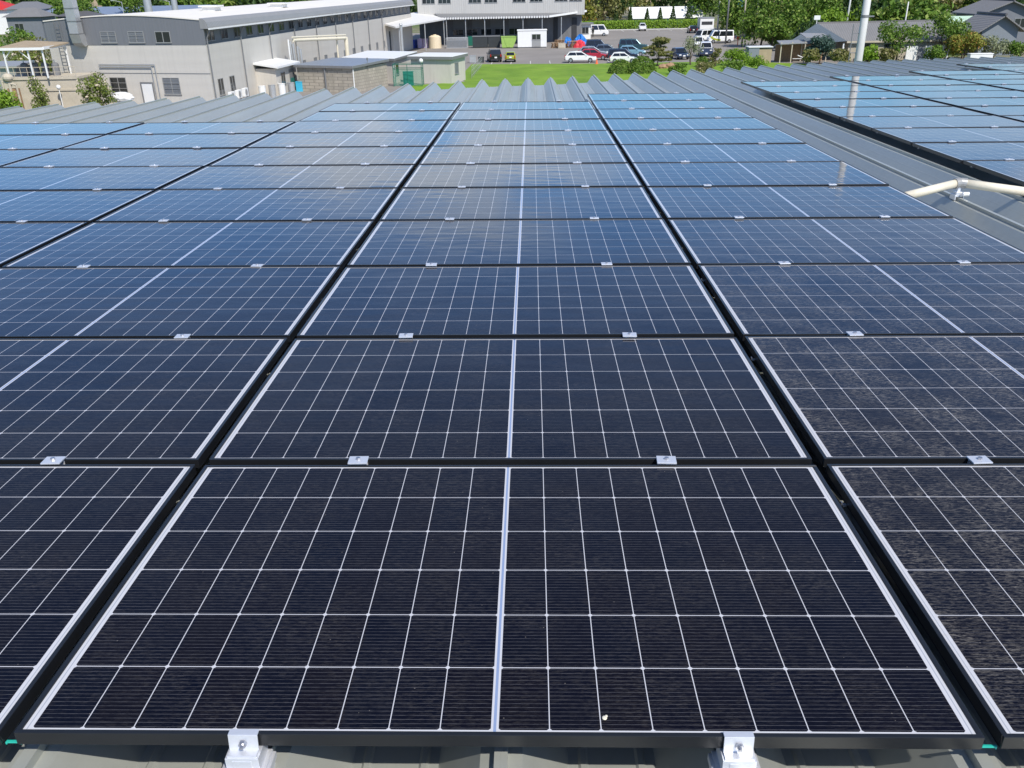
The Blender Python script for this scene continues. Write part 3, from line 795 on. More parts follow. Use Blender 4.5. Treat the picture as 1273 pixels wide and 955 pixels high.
# white canopy over a loading bay on the factory's far end
t = thing('loading_canopy', 'white sloping canopy over the dark loading bay at the factory far end', 'canopy', (0, 0, 0))
b = MB(); b.slab([(-24.3, 167, G + 5.0), (-19.5, 160.5, G + 4.2), (-13.6, 190.5, G + 4.35), (-20.2, 198, G + 5.2)], .22); b.build('roof', M['canopy'], t)
b = MB(); b.box(-23.4, 165.5, G, -20.6, 166, G + 4.3); b.build('bay_frame', M['wall_beige2'], t)
b = MB(); b.box(-22.9, 165.3, G, -21.0, 165.5, G + 3.4); b.build('bay_opening', M['dark'], t)
for x, y in ((-19.3, 163), (-16.6, 176), (-14.4, 188)):
    b = MB(); b.tube((x, y, G), (x, y, G + 4.1), .09, n=8); b.build('post', M['galv'], t)
t = thing('flue_pole', 'thin silver flue pipe standing beside the white loading canopy', 'flue', (-17.7, 152.5, G))
b = MB(); b.tube((0, 0, 0), (0, 0, 4.7), .2, n=12); b.build('pipe', M['galv'], t); b = MB(); b.tube((0, 0, 4.7), (0, 0, 4.95), .3, .12, n=12); b.build('cap', M['galv'], t)

# ------------------------------------------------------------------ far building with the loading dock
t = thing('warehouse_building', 'two storey pale grey warehouse with window bands above a dark loading dock', 'building', (0, 0, 0))
def bx(x0, y0, z0, x1, y1, z1, name, mat, par=t, bevel=0): b = MB(); b.box(x0, y0, G + z0, x1, y1, G + z1); return b.build(name, M[mat], par, bevel=bevel)
bx(-19.5, 194, 4.4, 10.8, 225, 9.6, 'upper_wall', 'b2wall')
bx(-19.5, 195.5, 0, 10.4, 225, 4.38, 'dock_wall', 'rack_dark')
bx(-19.8, 193.7, 9.6, 11.1, 225.3, 9.85, 'roof', 'trim')
fb2 = ((1, 0), (0, 1))
for x0 in (-18.6, -15.7, -10.2, -7.3, -2.2, .9, 5.4, 8.0):
    w = 2.3
    window(t, fb2, x0, x0 + w, G + 6.55, G + 7.4, y=194, mull=2, frame='alu')
b = MB(); b.slab([(-16.5, 194.1, G + 5.0), (-14.6, 188.2, G + 4.35), (4.3, 188.2, G + 4.35), (11.2, 196, G + 4.9), (10.9, 200, G + 5.3)], .12); cn = b.build('canopy', M['trim'], t)
b = MB()
for k in range(42):
    x = -14.5 + k * .45; b.tube((x, 188.1, G + 4.31), (x, 188.4, G + 4.34), .17, n=8)
b.build('canopy_edge', M['white'], cn)
b = MB(); b.slab([(4.3, 188.19, G + 4.5), (11.3, 196, G + 5.05), (11.2, 196.3, G + 5.05), (4.2, 188.5, G + 4.5)], .3); b.build('canopy_edge', M['white'], cn)
for k in range(7): bx(-14 + k * 3.4, 188.4, 0, -13.88 + k * 3.4, 188.52, 4.25, 'dock_post', 'galv')
for k in range(5): bx(-13.2 + k * 3.4, 195.3, 2.5, -10.6 + k * 3.4, 195.48, 4.2, 'roller_shutter', 'shutter')
for k in range(7): window(t, fb2, -13.4 + k * 2.6, -11.4 + k * 2.6, G + 1.3, G + 2.35, y=195.5, mull=1, frame='trim')
bx(5.2, 195.35, 0, 6.0, 195.49, 3.9, 'door', 'dark'); bx(8.6, 195.35, 0, 9.5, 195.49, 3.9, 'door', 'dark')
t2 = thing('gate_hut', 'small white gate hut beside the right end of the warehouse', 'hut', (11.4, 203, G))
b = MB(); b.box(-.9, 0, 0, 1.1, 3, 2.5); b.build('wall', M['white'], t2); b = MB(); b.box(-1.3, -.5, 2.5, 1.6, 3.4, 2.7); b.build('roof', M['trim'], t2)
window(t2, fb2, -.6, .7, .9, 2.0, y=0, mull=1)
# white site hut
t = thing('site_hut', 'small white portable site hut with a double window before the loading dock', 'hut', (-1.2, 178.0, G))
b = MB(); b.box(0, 0, .15, 4.9, 2.3, 2.6); b.build('wall', M['white'], t, bevel=.04)
b = MB(); b.box(-.08, -.08, 2.6, 4.98, 2.38, 2.76); b.build('roof', M['white'], t, bevel=.03)
b = MB(); b.box(.1, .1, 0, 4.8, .2, .15); b.box(.1, 2, 0, 4.8, 2.1, .15); b.build('skid', M['trim'], t)
window(t, fb2, 2.4, 3.9, 1.25, 2.1, y=0, mull=1); b = MB(); b.box(2.4, -.04, .2, 3.9, -.004, 1.2); b.build('door', M['alu'], t)

# things by the dock
t = thing('steel_skip', 'lime green steel waste skip with sloping end beside the white site hut', 'skip', (-4.0, 178.5, G))
b = MB(); b.side([(.15, .12), (2.0, .12), (2.75, 1.7), (0, 1.7)], 0, 1.8); b.build('bin', M['lime_bin'], t)
b = MB(); b.box(-.05, -.05, 1.7, 2.8, 1.85, 1.8); b.build('rim', M['lime_bin'], t)
b = MB(); b.side([(.95, .2), (1.15, .2), (.6, 1.65), (.4, 1.65)], -.05, 0); b.side([(1.25, .2), (1.45, .2), (2.0, 1.65), (1.8, 1.65)], -.05, 0); b.build('brace', M['lime_bin'], t)
for x, w in ((-9.0, 2.6), (-6.3, 2.0)):
    t = thing('steel_container', 'dark grey open steel container in the dock shade, %s one' % ('left wider' if w > 2.5 else 'right narrower'), 'container', (x, 181, G), group='dark containers at the dock')
    b = MB(); b.box(0, 0, .1, w, 1.6, 1.7); b.build('bin', M['dark_bin'], t); b = MB(); b.box(-.05, -.05, 1.7, w + .05, 1.65, 1.8); b.build('rim', M['trim'], t)
t = thing('cage_pallet', 'silver wire cage container in front of the loading dock', 'cage', (-13.6, 181.3, G))
b = MB(); b.box(0, 0, 0, 3.7, 1.6, .12); b.box(0, 0, 1.55, 3.7, .06, 1.63); b.box(0, 1.54, 1.55, 3.7, 1.6, 1.63); b.build('base', M['galv'], t)
b = MB()
for k in range(25): b.box(k * .153, -.02, .1, k * .153 + .06, .02, 1.6); b.box(k * .153, 1.56, .1, k * .153 + .06, 1.6, 1.6)
b.build('cage_bars', M['galv'], t)
b = MB(); b.box(.15, .15, .12, 3.5, 1.4, 1.2); b.build('liner', M['alu'], t)
t = thing('water_tank', 'rounded cream plastic tank in front of the loading dock', 'tank', (-15.6, 182.6, G))
b = MB(); b.tube((0, 0, 0), (0, 0, 1.75), 1.1, 1.05, 20); b.tube((0, 0, 1.75), (0, 0, 2.0), 1.05, .6, 20); b.build('vessel', M['tank'], t, smooth=False)
b = MB(); b.tube((0, 0, 2.0), (0, 0, 2.12), .3, n=14); b.build('lid', M['tank'], t)
for k, (x, y) in enumerate(((-19.9, 184), (-19.2, 184.3), (-19.5, 183.4))):
    b = MB(); b.tube((0, 0, 0), (0, 0, 1.35), .33, n=14); b.tube((0, 0, .45), (0, 0, .5), .35, n=14); b.tube((0, 0, .9), (0, 0, .95), .35, n=14)
    tag(b.build('blue_drum', M['blue_drum'], loc=(x, y, G)), 'dark blue plastic drum in the cluster under the loading canopy', 'drum', 'blue drums under the canopy')
for k, x in enumerate((-18.3, -17.35)):
    b = MB(); b.box(-.42, -.42, .15, .42, .42, 1.45); b.tube((0, 0, 1.45), (0, 0, 1.55), .15); b.box(-.45, -.45, 0, .45, .45, .15)
    tag(b.build('lilac_tank', M['lilac'], loc=(x, 183.6, G), bevel=.05), 'lilac square plastic tank on a pallet, %s of the pair' % ('left' if k == 0 else 'right'), 'tank', 'lilac tanks')
b = MB(); b.box(0, 0, .05, 1.0, .8, 1.5); b.box(-.02, -.03, .1, .02, 0, 1.45); b.tube((.85, -.04, .7), (.85, -.04, .9), .02); tag(b.build('green_cabinet', M['green'], loc=(-10.1, 187.2, G)), 'dark green cabinet under the warehouse canopy', 'cabinet')
b = MB(); b.ball((0, 0, .5), .52, .5, .52, 14, 9); b.tube((0, 0, .95), (0, 0, 1.1), .14, .2); tag(b.build('sack', M['tank'], loc=(-8.2, 184.4, G), smooth=True), 'round tan bulk sack beside the dark containers', 'sack')
# scrap heap
for k, (x, y, w, h, z, rz) in enumerate(((5.2, 177.2, 1.3, .9, 0, .2), (6.6, 177.8, 1.2, .75, 0, -.3), (7.9, 177.4, 1.5, 1.0, 0, .1), (5.9, 179.2, 1.4, 1.25, 0, .5), (8.6, 179.5, 1.2, 1.1, 0, -.2))):
    q = thing('pallet_stack', 'leaning stack of brown pallets, %s from the left in the scrap heap' % ORD[k + 1], 'pallets', (x, y, G), rz, 'wooden pallets in the scrap heap')
    n_ = int(h / .16)
    for i in range(n_):
        b = MB()
        for j in range(5): b.box(-w / 2, -.5 + j * .22, i * .16 + .1, w / 2, -.38 + j * .22, i * .16 + .13)
        for j in (-w / 2, -.05, w / 2 - .1): b.box(j, -.5, i * .16, j + .1, .5, i * .16 + .1)
        b.build('pallet', M['wood'], q, loc=(rnd.uniform(-.08, .08), rnd.uniform(-.08, .08), 0))
for k, (x, y, w, h, mt, nm) in enumerate(((7.4, 180.8, .75, 1.9, 'blue_tarp', 'blue plastic sheet over scrap, narrower left heap'), (9.6, 182.4, 1.15, 2.0, 'blue_tarp', 'blue plastic sheet over scrap, wider right heap'), (9.2, 177.2, .95, 1.35, 'red_tarp', 'crumpled red plastic sheet over scrap at the lot edge'))):
    q = random.Random(k + 3)
    b = MB(); N_ = 18
    rings = [(1.0, 0.0), (.92, .3), (.75, .6), (.45, .85), (.15, .95)]
    for f, z in rings:
        for a in range(N_):
            g_ = f * q.uniform(.78, 1.12); b.v.append((w * 1.2 * g_ * math.cos(a * 6.283 / N_), w * .9 * g_ * math.sin(a * 6.283 / N_), max(0, h * .85 * z * q.uniform(.72, 1.12))))
    for r_ in range(len(rings) - 1):
        for a in range(N_): b.f.append((r_ * N_ + a, r_ * N_ + (a + 1) % N_, (r_ + 1) * N_ + (a + 1) % N_, (r_ + 1) * N_ + a))
    b.f.append(tuple((len(rings) - 1) * N_ + a for a in range(N_)))
    tag(b.build('tarpaulin', M[mt], loc=(x, y, G)), nm, 'tarpaulin', 'coloured sheets over scrap')
b = MB(); b.box(-.6, -.4, 0, .6, .4, .75); b.box(-.62, -.42, .75, .62, .42, .8); b.box(-.5, -.45, .1, .5, -.4, .65)
tag(b.build('crate', M['stone'], loc=(6.2, 175.9, G)), 'pale crate at the front of the scrap heap', 'crate')
t = thing('traffic_cone', 'small orange traffic cone at the lawn edge beside the white wagon', 'cone', (9.9, 140.6, G + .03))
b = MB(); b.tube((0, 0, .04), (0, 0, .68), .17, .03, 14); b.build('cone_body', M['orange'], t); b = MB(); b.box(-.2, -.2, 0, .2, .2, .04); b.build('base', M['orange'], t)

# ------------------------------------------------------------------ sheds before the factory
def shed(name, label, cat, c0, c1, c2, h, over, wall, roofm, dark, rise=0.15, th=.22):
    """c0 left, c1 near corner, c2 right in plan; the fourth corner follows"""
    t = thing(name, label, cat, (c1[0], c1[1], G))
    u = (c0[0] - c1[0], c0[1] - c1[1]); v = (c2[0] - c1[0], c2[1] - c1[1])
    lu, lv = math.hypot(*u), math.hypot(*v)
    fr = ((u[0] / lu, u[1] / lu), (v[0] / lv, v[1] / lv))
    b = MB(*fr); b.box(0, 0, 0, lu, lv, h); b.build('wall', M[wall], t)
    b = MB(*fr); b.add([(-over, -over, h), (lu + over, -over, h), (lu + over, lv + over, h + rise), (-over, lv + over, h + rise), (-over, -over, h + th), (lu + over, -over, h + th), (lu + over, lv + over, h + th + rise), (-over, lv + over, h + th + rise)],
                       [(0, 3, 2, 1), (0, 1, 5, 4), (1, 2, 6, 5), (2, 3, 7, 6), (3, 0, 4, 7)]); b.build('fascia', M[dark], t)
    b = MB(*fr); b.add([(-over, -over, h + th + .004), (lu + over, -over, h + th + .004), (lu + over, lv + over, h + th + rise + .004), (-over, lv + over, h + th + rise + .004), (-over + .02, -over + .02, h + th + .05), (lu + over - .02, -over + .02, h + th + .05), (lu + over - .02, lv + over - .02, h + th + rise + .05), (-over + .02, lv + over - .02, h + th + rise + .05)],
                       [(0, 1, 5, 4), (1, 2, 6, 5), (2, 3, 7, 6), (3, 0, 4, 7), (4, 5, 6, 7)]); b.build('roof', M[roofm], t)
    return t, fr, lu, lv
t, fr, lu, lv = shed('block_shed', 'concrete block shed with flat grey metal roof in front of the factory', 'shed', (-24.0, 110.2), (-17.6, 107.2), (-14.9, 114.2), 2.35, .25, 'block', 'roof_grey', 'trim')
b = MB(*fr); b.tube((-.08, .1, 0), (-.08, .1, 2.3), .06, n=8); b.build('downpipe', M['white'], t)
b = MB(*fr); b.tube((3.4, -.08, 0), (3.4, -.08, 2.3), .09, n=8); b.build('downpipe', M['trim'], t)
b = MB(*fr); b.tube((-.1, 3.2, 2.0), (-.1, 3.2, 3.1), .035, n=6); b.box(-.14, 3.1, 2.9, -.06, 3.3, 3.15); b.build('aerial', M['trim'], t)
t, fr, lu, lv = shed('white_roof_shed', 'low beige shed with bright white roof behind the block shed', 'shed', (-20.6, 120.6), (-14.6, 117.4), (-13.0, 125.6), 2.35, .3, 'wall_beige2', 'white', 'trim')
window(t, (fr[1], (-fr[0][0] * -1, -fr[0][1] * -1)), .8, 1.9, .8, 2.0, y=0, mull=0, pane='glass')
t, fr, lu, lv = shed('prefab_hut', 'beige prefab hut with thick white roof at the lawn corner', 'hut', (-12.6, 117.8), (-7.9, 116.0), (-6.6, 120.2), 2.45, .3, 'wall_beige2', 'white', 'trim', .05, .3)
window(t, (fr[1], fr[0]), 1.0, 2.2, .9, 2.05, y=0, mull=0, pane='shutter')
# green net enclosure
t = thing('net_enclosure', 'green netted enclosure with steel frame between the two small huts', 'fence', (-14.2, 113.9, G))
b = MB()
for x, y in ((0, 0), (1.6, -.25), (3.2, -.5), (0, 1.8), (3.2, 1.4)): b.tube((x, y, 0), (x, y, 2.2), .035, n=6)
for z in (1.75, 2.2): b.tube((0, 0, z), (3.2, -.5, z), .035, n=6); b.tube((0, 1.8, z), (3.2, 1.4, z), .03, n=6); b.tube((0, 0, z), (0, 1.8, z), .03, n=6); b.tube((3.2, -.5, z), (3.2, 1.4, z), .03, n=6)
b.build('post_frame', M['green'], t)
b = MB(); b.quad((0, 0, .05), (3.2, -.5, .05), (3.2, -.5, 1.75), (0, 0, 1.75)); b.quad((0, 1.8, .05), (0, 0, .05), (0, 0, 2.2), (0, 1.8, 2.2)); b.quad((3.2, -.5, .05), (3.2, 1.4, .05), (3.2, 1.4, 1.75), (3.2, -.5, 1.75))
b.build('netting', M['net'], t, clean=False)
b = MB(); b.box(0, 0, .05, 1.1, .7, 1.35); b.box(-.03, -.03, 1.35, 1.13, .73, 1.42); b.box(.5, -.02, .1, .54, 0, 1.3); b.tube((.45, -.03, .7), (.45, -.03, .9), .02)
tag(b.build('teal_locker', M['teal_door'], loc=(-13.2, 114.5, G)), 'teal green locker inside the netted enclosure', 'locker')
t = thing('globe_lamp', 'white globe lamp on a thin post before the prefab hut', 'lamp', (-11.05, 115.0, G))
b = MB(); b.tube((0, 0, 0), (0, 0, 2.3), .03, n=8); b.build('post', M['trim'], t); b = MB(); b.ball((-.1, 0, 2.45), .24, .24, .24, 14, 10); b.build('globe', M['white'], t, smooth=True)
for k, (x, y, w, h) in enumerate(((-8.6, 146.2, .5, .8), (-7.6, 146.6, .9, .9), (-6.4, 146.8, .8, .7))):
    b = MB(); b.box(0, 0, .05, w, .5, h); b.box(-.03, -.03, h, w + .03, .53, h + .05)
    tag(b.build('bin', M[('alu', 'galv', 'dark_bin')[k]], loc=(x, y, G)), '%s bin by the parked black car, %s of three' % (('beige', 'silver', 'dark')[k], ('leftmost', 'middle', 'rightmost')[k]), 'bin', 'bins by the lot corner')
t = thing('wire_fence', 'pale leaning wire mesh fence panel behind the prefab hut', 'fence', (-6.0, 122, G))
b = MB()
for k in range(9): b.tube((k * .05, k * 2.2, 0), (k * .05 + .1, k * 2.2, 1.3), .025, n=6)
for z in (.3, .8, 1.25): b.tube((0, 0, z), (.4, 17.6, z), .018, n=5)
b.build('rails', M['galv'], t)

# ------------------------------------------------------------------ yard gear at the factory's left end
t = thing('plant_canopy', 'open tan roofed canopy on white posts beside the factory end wall', 'canopy', (0, 0, 0))
b = MB(); b.slab([(-46.1, 91.6, -3.05), (-42.2, 91.6, -3.22), (-41.8, 96.2, -2.95), (-45.8, 96.2, -2.75)], .1); b.build('roof', M['tan'], t)
b = MB(); b.box(-46.15, 91.52, -3.33, -42.15, 91.6, -3.12); b.box(-42.2, 91.6, -3.3, -42.1, 96.2, -3.08); b.build('roof_edge', M['white'], t)
for x, y in ((-45.9, 91.8), (-43.7, 91.8), (-42.4, 91.8), (-42.1, 96.0), (-45.7, 96.0)):
    b = MB(); b.box(x - .06, y - .06, -5.6, x + .06, y + .06, -3.25); b.build('post', M['white'], t)
b = MB(); b.tube((-45.9, 91.8, -4.0), (-45.2, 91.8, -3.3), .04); b.tube((-43.7, 91.8, -4.1), (-44.5, 91.8, -3.35), .04); b.tube((-42.1, 96, -4.0), (-42.1, 95.2, -3.25), .04); b.build('brace', M['white'], t)
t = thing('plant_platform', 'pale rendered tank platform under the tan roofed canopy', 'platform', (0, 0, 0))
b = MB(); b.box(-47, 92.3, G, -40.0, 96.6, -5.75); b.build('base', M['stone'], t)
b = MB(); b.box(-47.1, 92.2, -5.75, -39.9, 96.7, -5.55); b.box(-43.2, 92.22, -6.7, -40.0, 92.3, -6.55); b.build('ledge', M['stone'], t)
b = MB()
for k in range(12): b.tube((-46.9 + k * .62, 92.25, -5.55), (-46.9 + k * .62, 92.25, -4.75), .025, n=5)
b.tube((-47, 92.25, -4.75), (-40, 92.25, -4.75), .03, n=6); b.tube((-47, 92.25, -5.15), (-40, 92.25, -5.15), .02, n=6); b.build('railing', M['stone'], t)
for k in range(4):
    q = thing('filter_vessel', 'dark filter vessel on the tank platform, %s from the left' % ORD[k + 1], 'vessel', (-45.4 + k * .95, 94.0, -5.55), group='filter vessels on the platform')
    b = MB(); b.tube((0, 0, 0), (0, 0, .9), .33, n=12); b.ball((0, 0, .9), .33, .33, .2, 12, 6); b.build('vessel', M['rack_dark'], q); b = MB(); b.tube((0, 0, 1.05), (0, 0, 1.3), .05); b.build('valve', M['bolt'], q)
t = thing('pipe_stand', 'cluster of beige and rust brown pipes at the left edge of the factory yard', 'pipes', (-45.2, 90.2, G))
b = MB(); b.tube((-.7, 0, 0), (-.7, 0, 3.0), .1); b.tube((-.1, 0, 0), (-.1, 0, 3.3), .13); b.tube((.5, 0, 0), (.5, 0, 2.7), .09); b.tube((-.7, 0, 3.0), (.5, 0, 2.7), .09); b.build('pipe', M['stone'], t)
b = MB(); b.box(-.5, .2, 0, .45, .6, 2.4); b.build('cabinet', M['wood'], t); b = MB(); b.ball((-.1, 0, 3.3), .5, .4, .35); b.build('lagging', M['stone'], t)
b = MB(); b.slab([(-56, 97, -4.9), (-47.6, 97, -4.9), (-47.6, 101, -4.7), (-56, 101, -4.7)], .15); b.box(-55.5, 97.3, G, -48, 100.8, -5.06); tag(b.build('left_shed', M['alu']), 'low pale flat roofed shed at the left edge beside the canopy', 'shed')
t = thing('yard_lamp', 'small round wall lamp on a thin post before the tank platform', 'lamp', (-41.6, 91.6, G))
b = MB(); b.tube((0, 0, 0), (0, 0, 2.2), .04); b.build('post', M['white'], t); b = MB(); b.ball((0, 0, 2.35), .2, .2, .2, 12, 8); b.build('globe', M['white'], t, smooth=True)
b = MB(); q = random.Random(3); b.ball((0, 0, .35), 1.1, .7, .5, 12, 8); b.v = [(x * q.uniform(.85, 1.1), y * q.uniform(.85, 1.1), max(0, z)) for x, y, z in b.v]
tag(b.build('white_sacks', M['white'], loc=(-36.2, 92.0, G + 1.0)), 'pile of white sheeting beside the factory side door', 'sheeting')
tree('flowering_shrub', 'leafy shrub with pale blossom left of the tank platform', 'shrub', (-42.0, 88.6), 3.45, 1.05, 'l_flower', 1100, .13, seed=3, base=.3)
tree('flowering_shrub', 'wider leafy shrub with pale blossom right of the tank platform', 'shrub', (-37.4, 89.6), 3.4, 1.55, 'l_flower', 1500, .14, seed=5, base=.3)
tree('green_shrub', 'dense bright green shrub at the left edge of the photo', 'shrub', (-44.9, 86.8), 3.0, 1.7, 'l_bright', 1500, .14, seed=8, base=.1)
tree('green_shrub', 'pinkish flowering shrub on the verge beside the factory corner', 'shrub', (-56.5, 118.5), 4.6, 3.0, 'l_flower', 1600, .2, seed=9, base=.2)
tree('green_shrub', 'tall green shrub on the verge below the grey hipped house', 'shrub', (-79, 162), 5.2, 3.6, 'l_mid', 1500, .26, seed=31, base=.2)
tree('green_shrub', 'lower olive shrub on the verge below the grey hipped house', 'shrub', (-71.5, 150), 4.2, 2.8, 'l_olive', 1300, .24, seed=32, base=.2)
tree('green_shrub', 'yellow green shrub behind the pipe cluster on the verge', 'shrub', (-57.5, 112.0), 3.4, 2.6, 'l_bright', 1200, .2, seed=10, base=.1)

# ------------------------------------------------------------------ cars
def car(name, label, xy, rz, L, W, H, paint, style='hatch', group='cars parked in the lot', roofp=None):
    t = thing(name, label, 'van' if style == 'van' else 'car', (xy[0], xy[1], G + .005), rz, group)
    wb_ = .30; zb = H * (.60 if style != 'van' else .52)
    if style == 'van': low = [(-.48, .34), (-.495, zb), (.40, zb + .03), (.485, zb - .12), (.5, .30)]; top = [(-.485, zb), (-.47, H), (.30, H), (.425, zb + .03)]
    elif style == 'suv': low = [(-.485, .36), (-.495, zb), (.20, zb + .02), (.45, zb - .10), (.5, .34)]; top = [(-.485, zb), (-.45, H - .03), (-.1, H), (.08, H - .05), (.24, zb + .02)]
    else: low = [(-.475, .32), (-.497, zb - .05), (-.47, zb), (.18, zb + .02), (.44, zb - .16), (.5, zb - .36), (.495, .28)]; top = [(-.47, zb), (-.36, H - .06), (-.15, H), (.02, H - .04), (.24, zb + .02)]
    lp = [(x * L, z) for x, z in low]
    b = MB(); b.side(lp, -W / 2, W / 2); body = b.build('body', paint, t, bevel=.07)
    tp = [(x * L, z) for x, z in top]; n = len(tp)
    b = MB(); y0, y1 = W / 2 - .04, W / 2 - .2
    def yy(z): return y0 + (y1 - y0) * (z - zb) / (H - zb)
    b.add([(x, -yy(z), z) for x, z in tp] + [(x, yy(z), z) for x, z in tp], [tuple(range(n)), tuple(range(n, 2 * n))[::-1]] + [(i, n + i, n + (i + 1) % n, (i + 1) % n) for i in range(n)])
    b.build('cabin', roofp or paint, t, bevel=.05)
    xr, zr = tp[0]; xf, zf = tp[-1]
    hi = H - .14; lo = zb + .07
    def xat(edge0, edge1, z): return edge0[0] + (edge1[0] - edge0[0]) * (z - edge0[1]) / (edge1[1] - edge0[1])
    ra, rb_ = tp[0], tp[1]; fa, fb_ = tp[-1], tp[-2]
    for s_ in (-1, 1):
        b = MB(); xm = [xat(ra, rb_, lo) + .14, xat(fa, fb_, lo) - .16]; xh = [xat(ra, rb_, hi) + .14, min(xat(fa, fb_, hi) - .12, fb_[0] + .1)]
        segs = 3 if style == 'van' or L > 4.4 else 2
        for k in range(segs):
            f0 = k / segs + .014; f1 = (k + 1) / segs - .014
            pa = [(xm[0] + (xm[1] - xm[0]) * f, s_ * (yy(lo) + .006), lo) for f in (f0, f1)]; pb = [(xh[0] + (xh[1] - xh[0]) * f, s_ * (yy(hi) + .006), hi) for f in (f1, f0)]
            b.add(pa + pb + [(x, y - s_ * .02, z) for x, y, z in pa + pb], [(0, 1, 2, 3), (4, 5, 6, 7), (0, 1, 5, 4), (1, 2, 6, 5), (2, 3, 7, 6), (3, 0, 4, 7)])
        b.build('side_window', M['glass_car'], t)
    for nm, e0, e1, sg in (('rear_window', ra, rb_, -1), ('windscreen', fa, fb_, 1)):
        h2 = min(hi + .04, e1[1] - .05); l2 = lo
        x0_, x1_ = xat(e0, e1, l2) + sg * .008, xat(e0, e1, h2) + sg * .008
        b = MB(); a_, c_ = yy(l2) - .1, yy(h2) - .08
        pq = [(x0_, -a_, l2), (x0_, a_, l2), (x1_, c_, h2), (x1_, -c_, h2)]
        b.add(pq + [(x - sg * .02, y, z) for x, y, z in pq], [(0, 1, 2, 3), (4, 5, 6, 7), (0, 1, 5, 4), (1, 2, 6, 5), (2, 3, 7, 6), (3, 0, 4, 7)]); b.build(nm, M['glass_car'], t)
    wr = .31 if style != 'suv' else .35
    for xw in (-.31 * L, .31 * L):
        for s_ in (-1, 1):
            b = MB(); b.tube((xw, s_ * (W / 2 - .22), wr), (xw, s_ * (W / 2 + .012), wr), wr, n=18); w_ = b.build('wheel', M['rubber'], t)
            b = MB(); b.tube((xw, s_ * (W / 2), wr), (xw, s_ * (W / 2 + .022), wr), wr * .62, wr * .55, n=14); b.build('rim', M['rim'], w_)
    zl = zb - (.22 if style != 'van' else .35)
    for s_ in (-1, 1):
        b = MB(); xx = .47 * L if style != 'van' else .492 * L
        b.box(xx - .12, s_ * W * .33 - .16, zl - .08, xx + .09, s_ * W * .33 + .16, zl + .06); b.build('headlight', M['lamp'], t)
        b = MB(); b.box(-.5 * L - .012, s_ * W * .41 - .07, zl - .05, -.49 * L + .05, s_ * W * .41 + .06, zb + .05); b.build('tail_light', M['tail'], t)
        b = MB(); b.ball((.19 * L, s_ * (W / 2 + .07), zb + .06), .06, .1, .07, 8, 6); b.build('mirror', paint, t)
    b = MB(); b.box(-.5 * L - .02, -.17, .55, -.5 * L + .02, .17, .72); b.box(.49 * L, -.17, .42, .5 * L + .02, .17, .58); b.build('number_plate', M['white'], t)
    b = MB(); b.box(.485 * L, -W * .42, .3, .505 * L, W * .42, .42); b.box(-.505 * L, -W * .42, .32, -.485 * L, W * .42, .44); b.build('bumper', M['rubber'], t)
    return t
def paint(name, c, metal=.1):
    m = plain(name, c, .25, metal, .05, 2); m.node_tree.nodes['Principled BSDF'].inputs['Coat Weight'].default_value = .6; return m
P_white = paint('white car paint', (.80, .80, .79), 0); P_black = paint('black car paint', (.012, .013, .015)); P_lime = paint('lime car paint', (.42, .46, .045))
P_red = paint('red car paint', (.42, .025, .05)); P_silver = paint('silver car paint', (.40, .43, .47), .5); P_navy = paint('navy car paint', (.025, .04, .075), .3)
P_teal = paint('teal car paint', (.045, .10, .12), .4); P_sky = paint('light blue car paint', (.22, .40, .48), .3); P_grey = paint('blue grey car paint', (.12, .16, .21), .4)
car('parked_car', 'white station wagon at the front of the lot beside the lawn', (7.9, 144.3), R(-4), 4.35, 1.75, 1.42, P_white)
car('parked_car', 'crimson hatchback just behind the white wagon', (10.0, 148.6), R(-4), 4.1, 1.7, 1.45, P_red)
car('parked_car', 'silver blue wagon third back in the left row of cars', (10.2, 154.2), R(-4), 4.4, 1.72, 1.45, P_silver)
car('parked_car', 'dark grey hatchback behind the silver wagon', (12.6, 158.5), R(-4), 4.1, 1.72, 1.45, P_grey)
car('parked_car', 'navy box shaped minivan at the back of the left row', (11.6, 163.6), R(-3), 4.2, 1.75, 1.85, P_navy, 'suv')
car('parked_car', 'small white hatchback at the front of the right row, half behind the bush', (13.6, 141.6), R(-6), 3.75, 1.68, 1.38, P_white)
car('parked_car', 'dark navy wagon behind the small white hatchback', (14.0, 146.8), R(-6), 4.4, 1.75, 1.5, P_navy, 'suv')
car('parked_car', 'pale blue hatchback in the middle of the right row', (15.9, 154.5), R(-6), 4.1, 1.7, 1.45, P_sky)
car('parked_car', 'dark teal minivan at the back of the right row', (16.9, 162.5), R(-6), 4.7, 1.8, 1.9, P_teal, 'suv')
car('parked_car', 'black box shaped car at the left of the lot facing away', (-4.2, 148.8), R(98), 4.2, 1.75, 1.65, P_black, 'suv')
car('parked_car', 'lime green kei car beside the black car', (-1.9, 148.0), R(92), 3.3, 1.5, 1.35, P_lime, 'hatch')
car('parked_van', 'long white minibus van parked beyond the warehouse end', (14.1, 213), R(0), 5.0, 1.8, 2.05, P_white, 'van')
car('parked_car', 'tiny white kei car alone at the far kerb', (25.3, 231.5), R(-92), 3.3, 1.48, 1.5, P_white, 'suv')
car('parked_van', 'white delivery van with yellow green stripe at the right of the lot', (33.7, 182.5), R(183), 4.4, 1.75, 1.98, P_white, 'van')
car('parked_van', 'white van with blue front standing behind the striped van', (32.0, 188.0), R(215), 4.4, 1.7, 1.9, P_white, 'van', roofp=P_white)
car('parked_car', 'small white kei van seen end on before the white vans', (28.4, 172.5), R(-95), 3.3, 1.48, 1.6, P_white, 'van')
car('parked_car', 'white roofed dark blue minivan behind the pale mound of shrub', (26.3, 152.0), R(-95), 4.6, 1.8, 1.85, P_navy, 'suv', roofp=P_white)
car('parked_car', 'dark car half hidden behind the loose pale tree', (22.0, 147.6), R(-80), 4.1, 1.7, 1.4, P_navy)
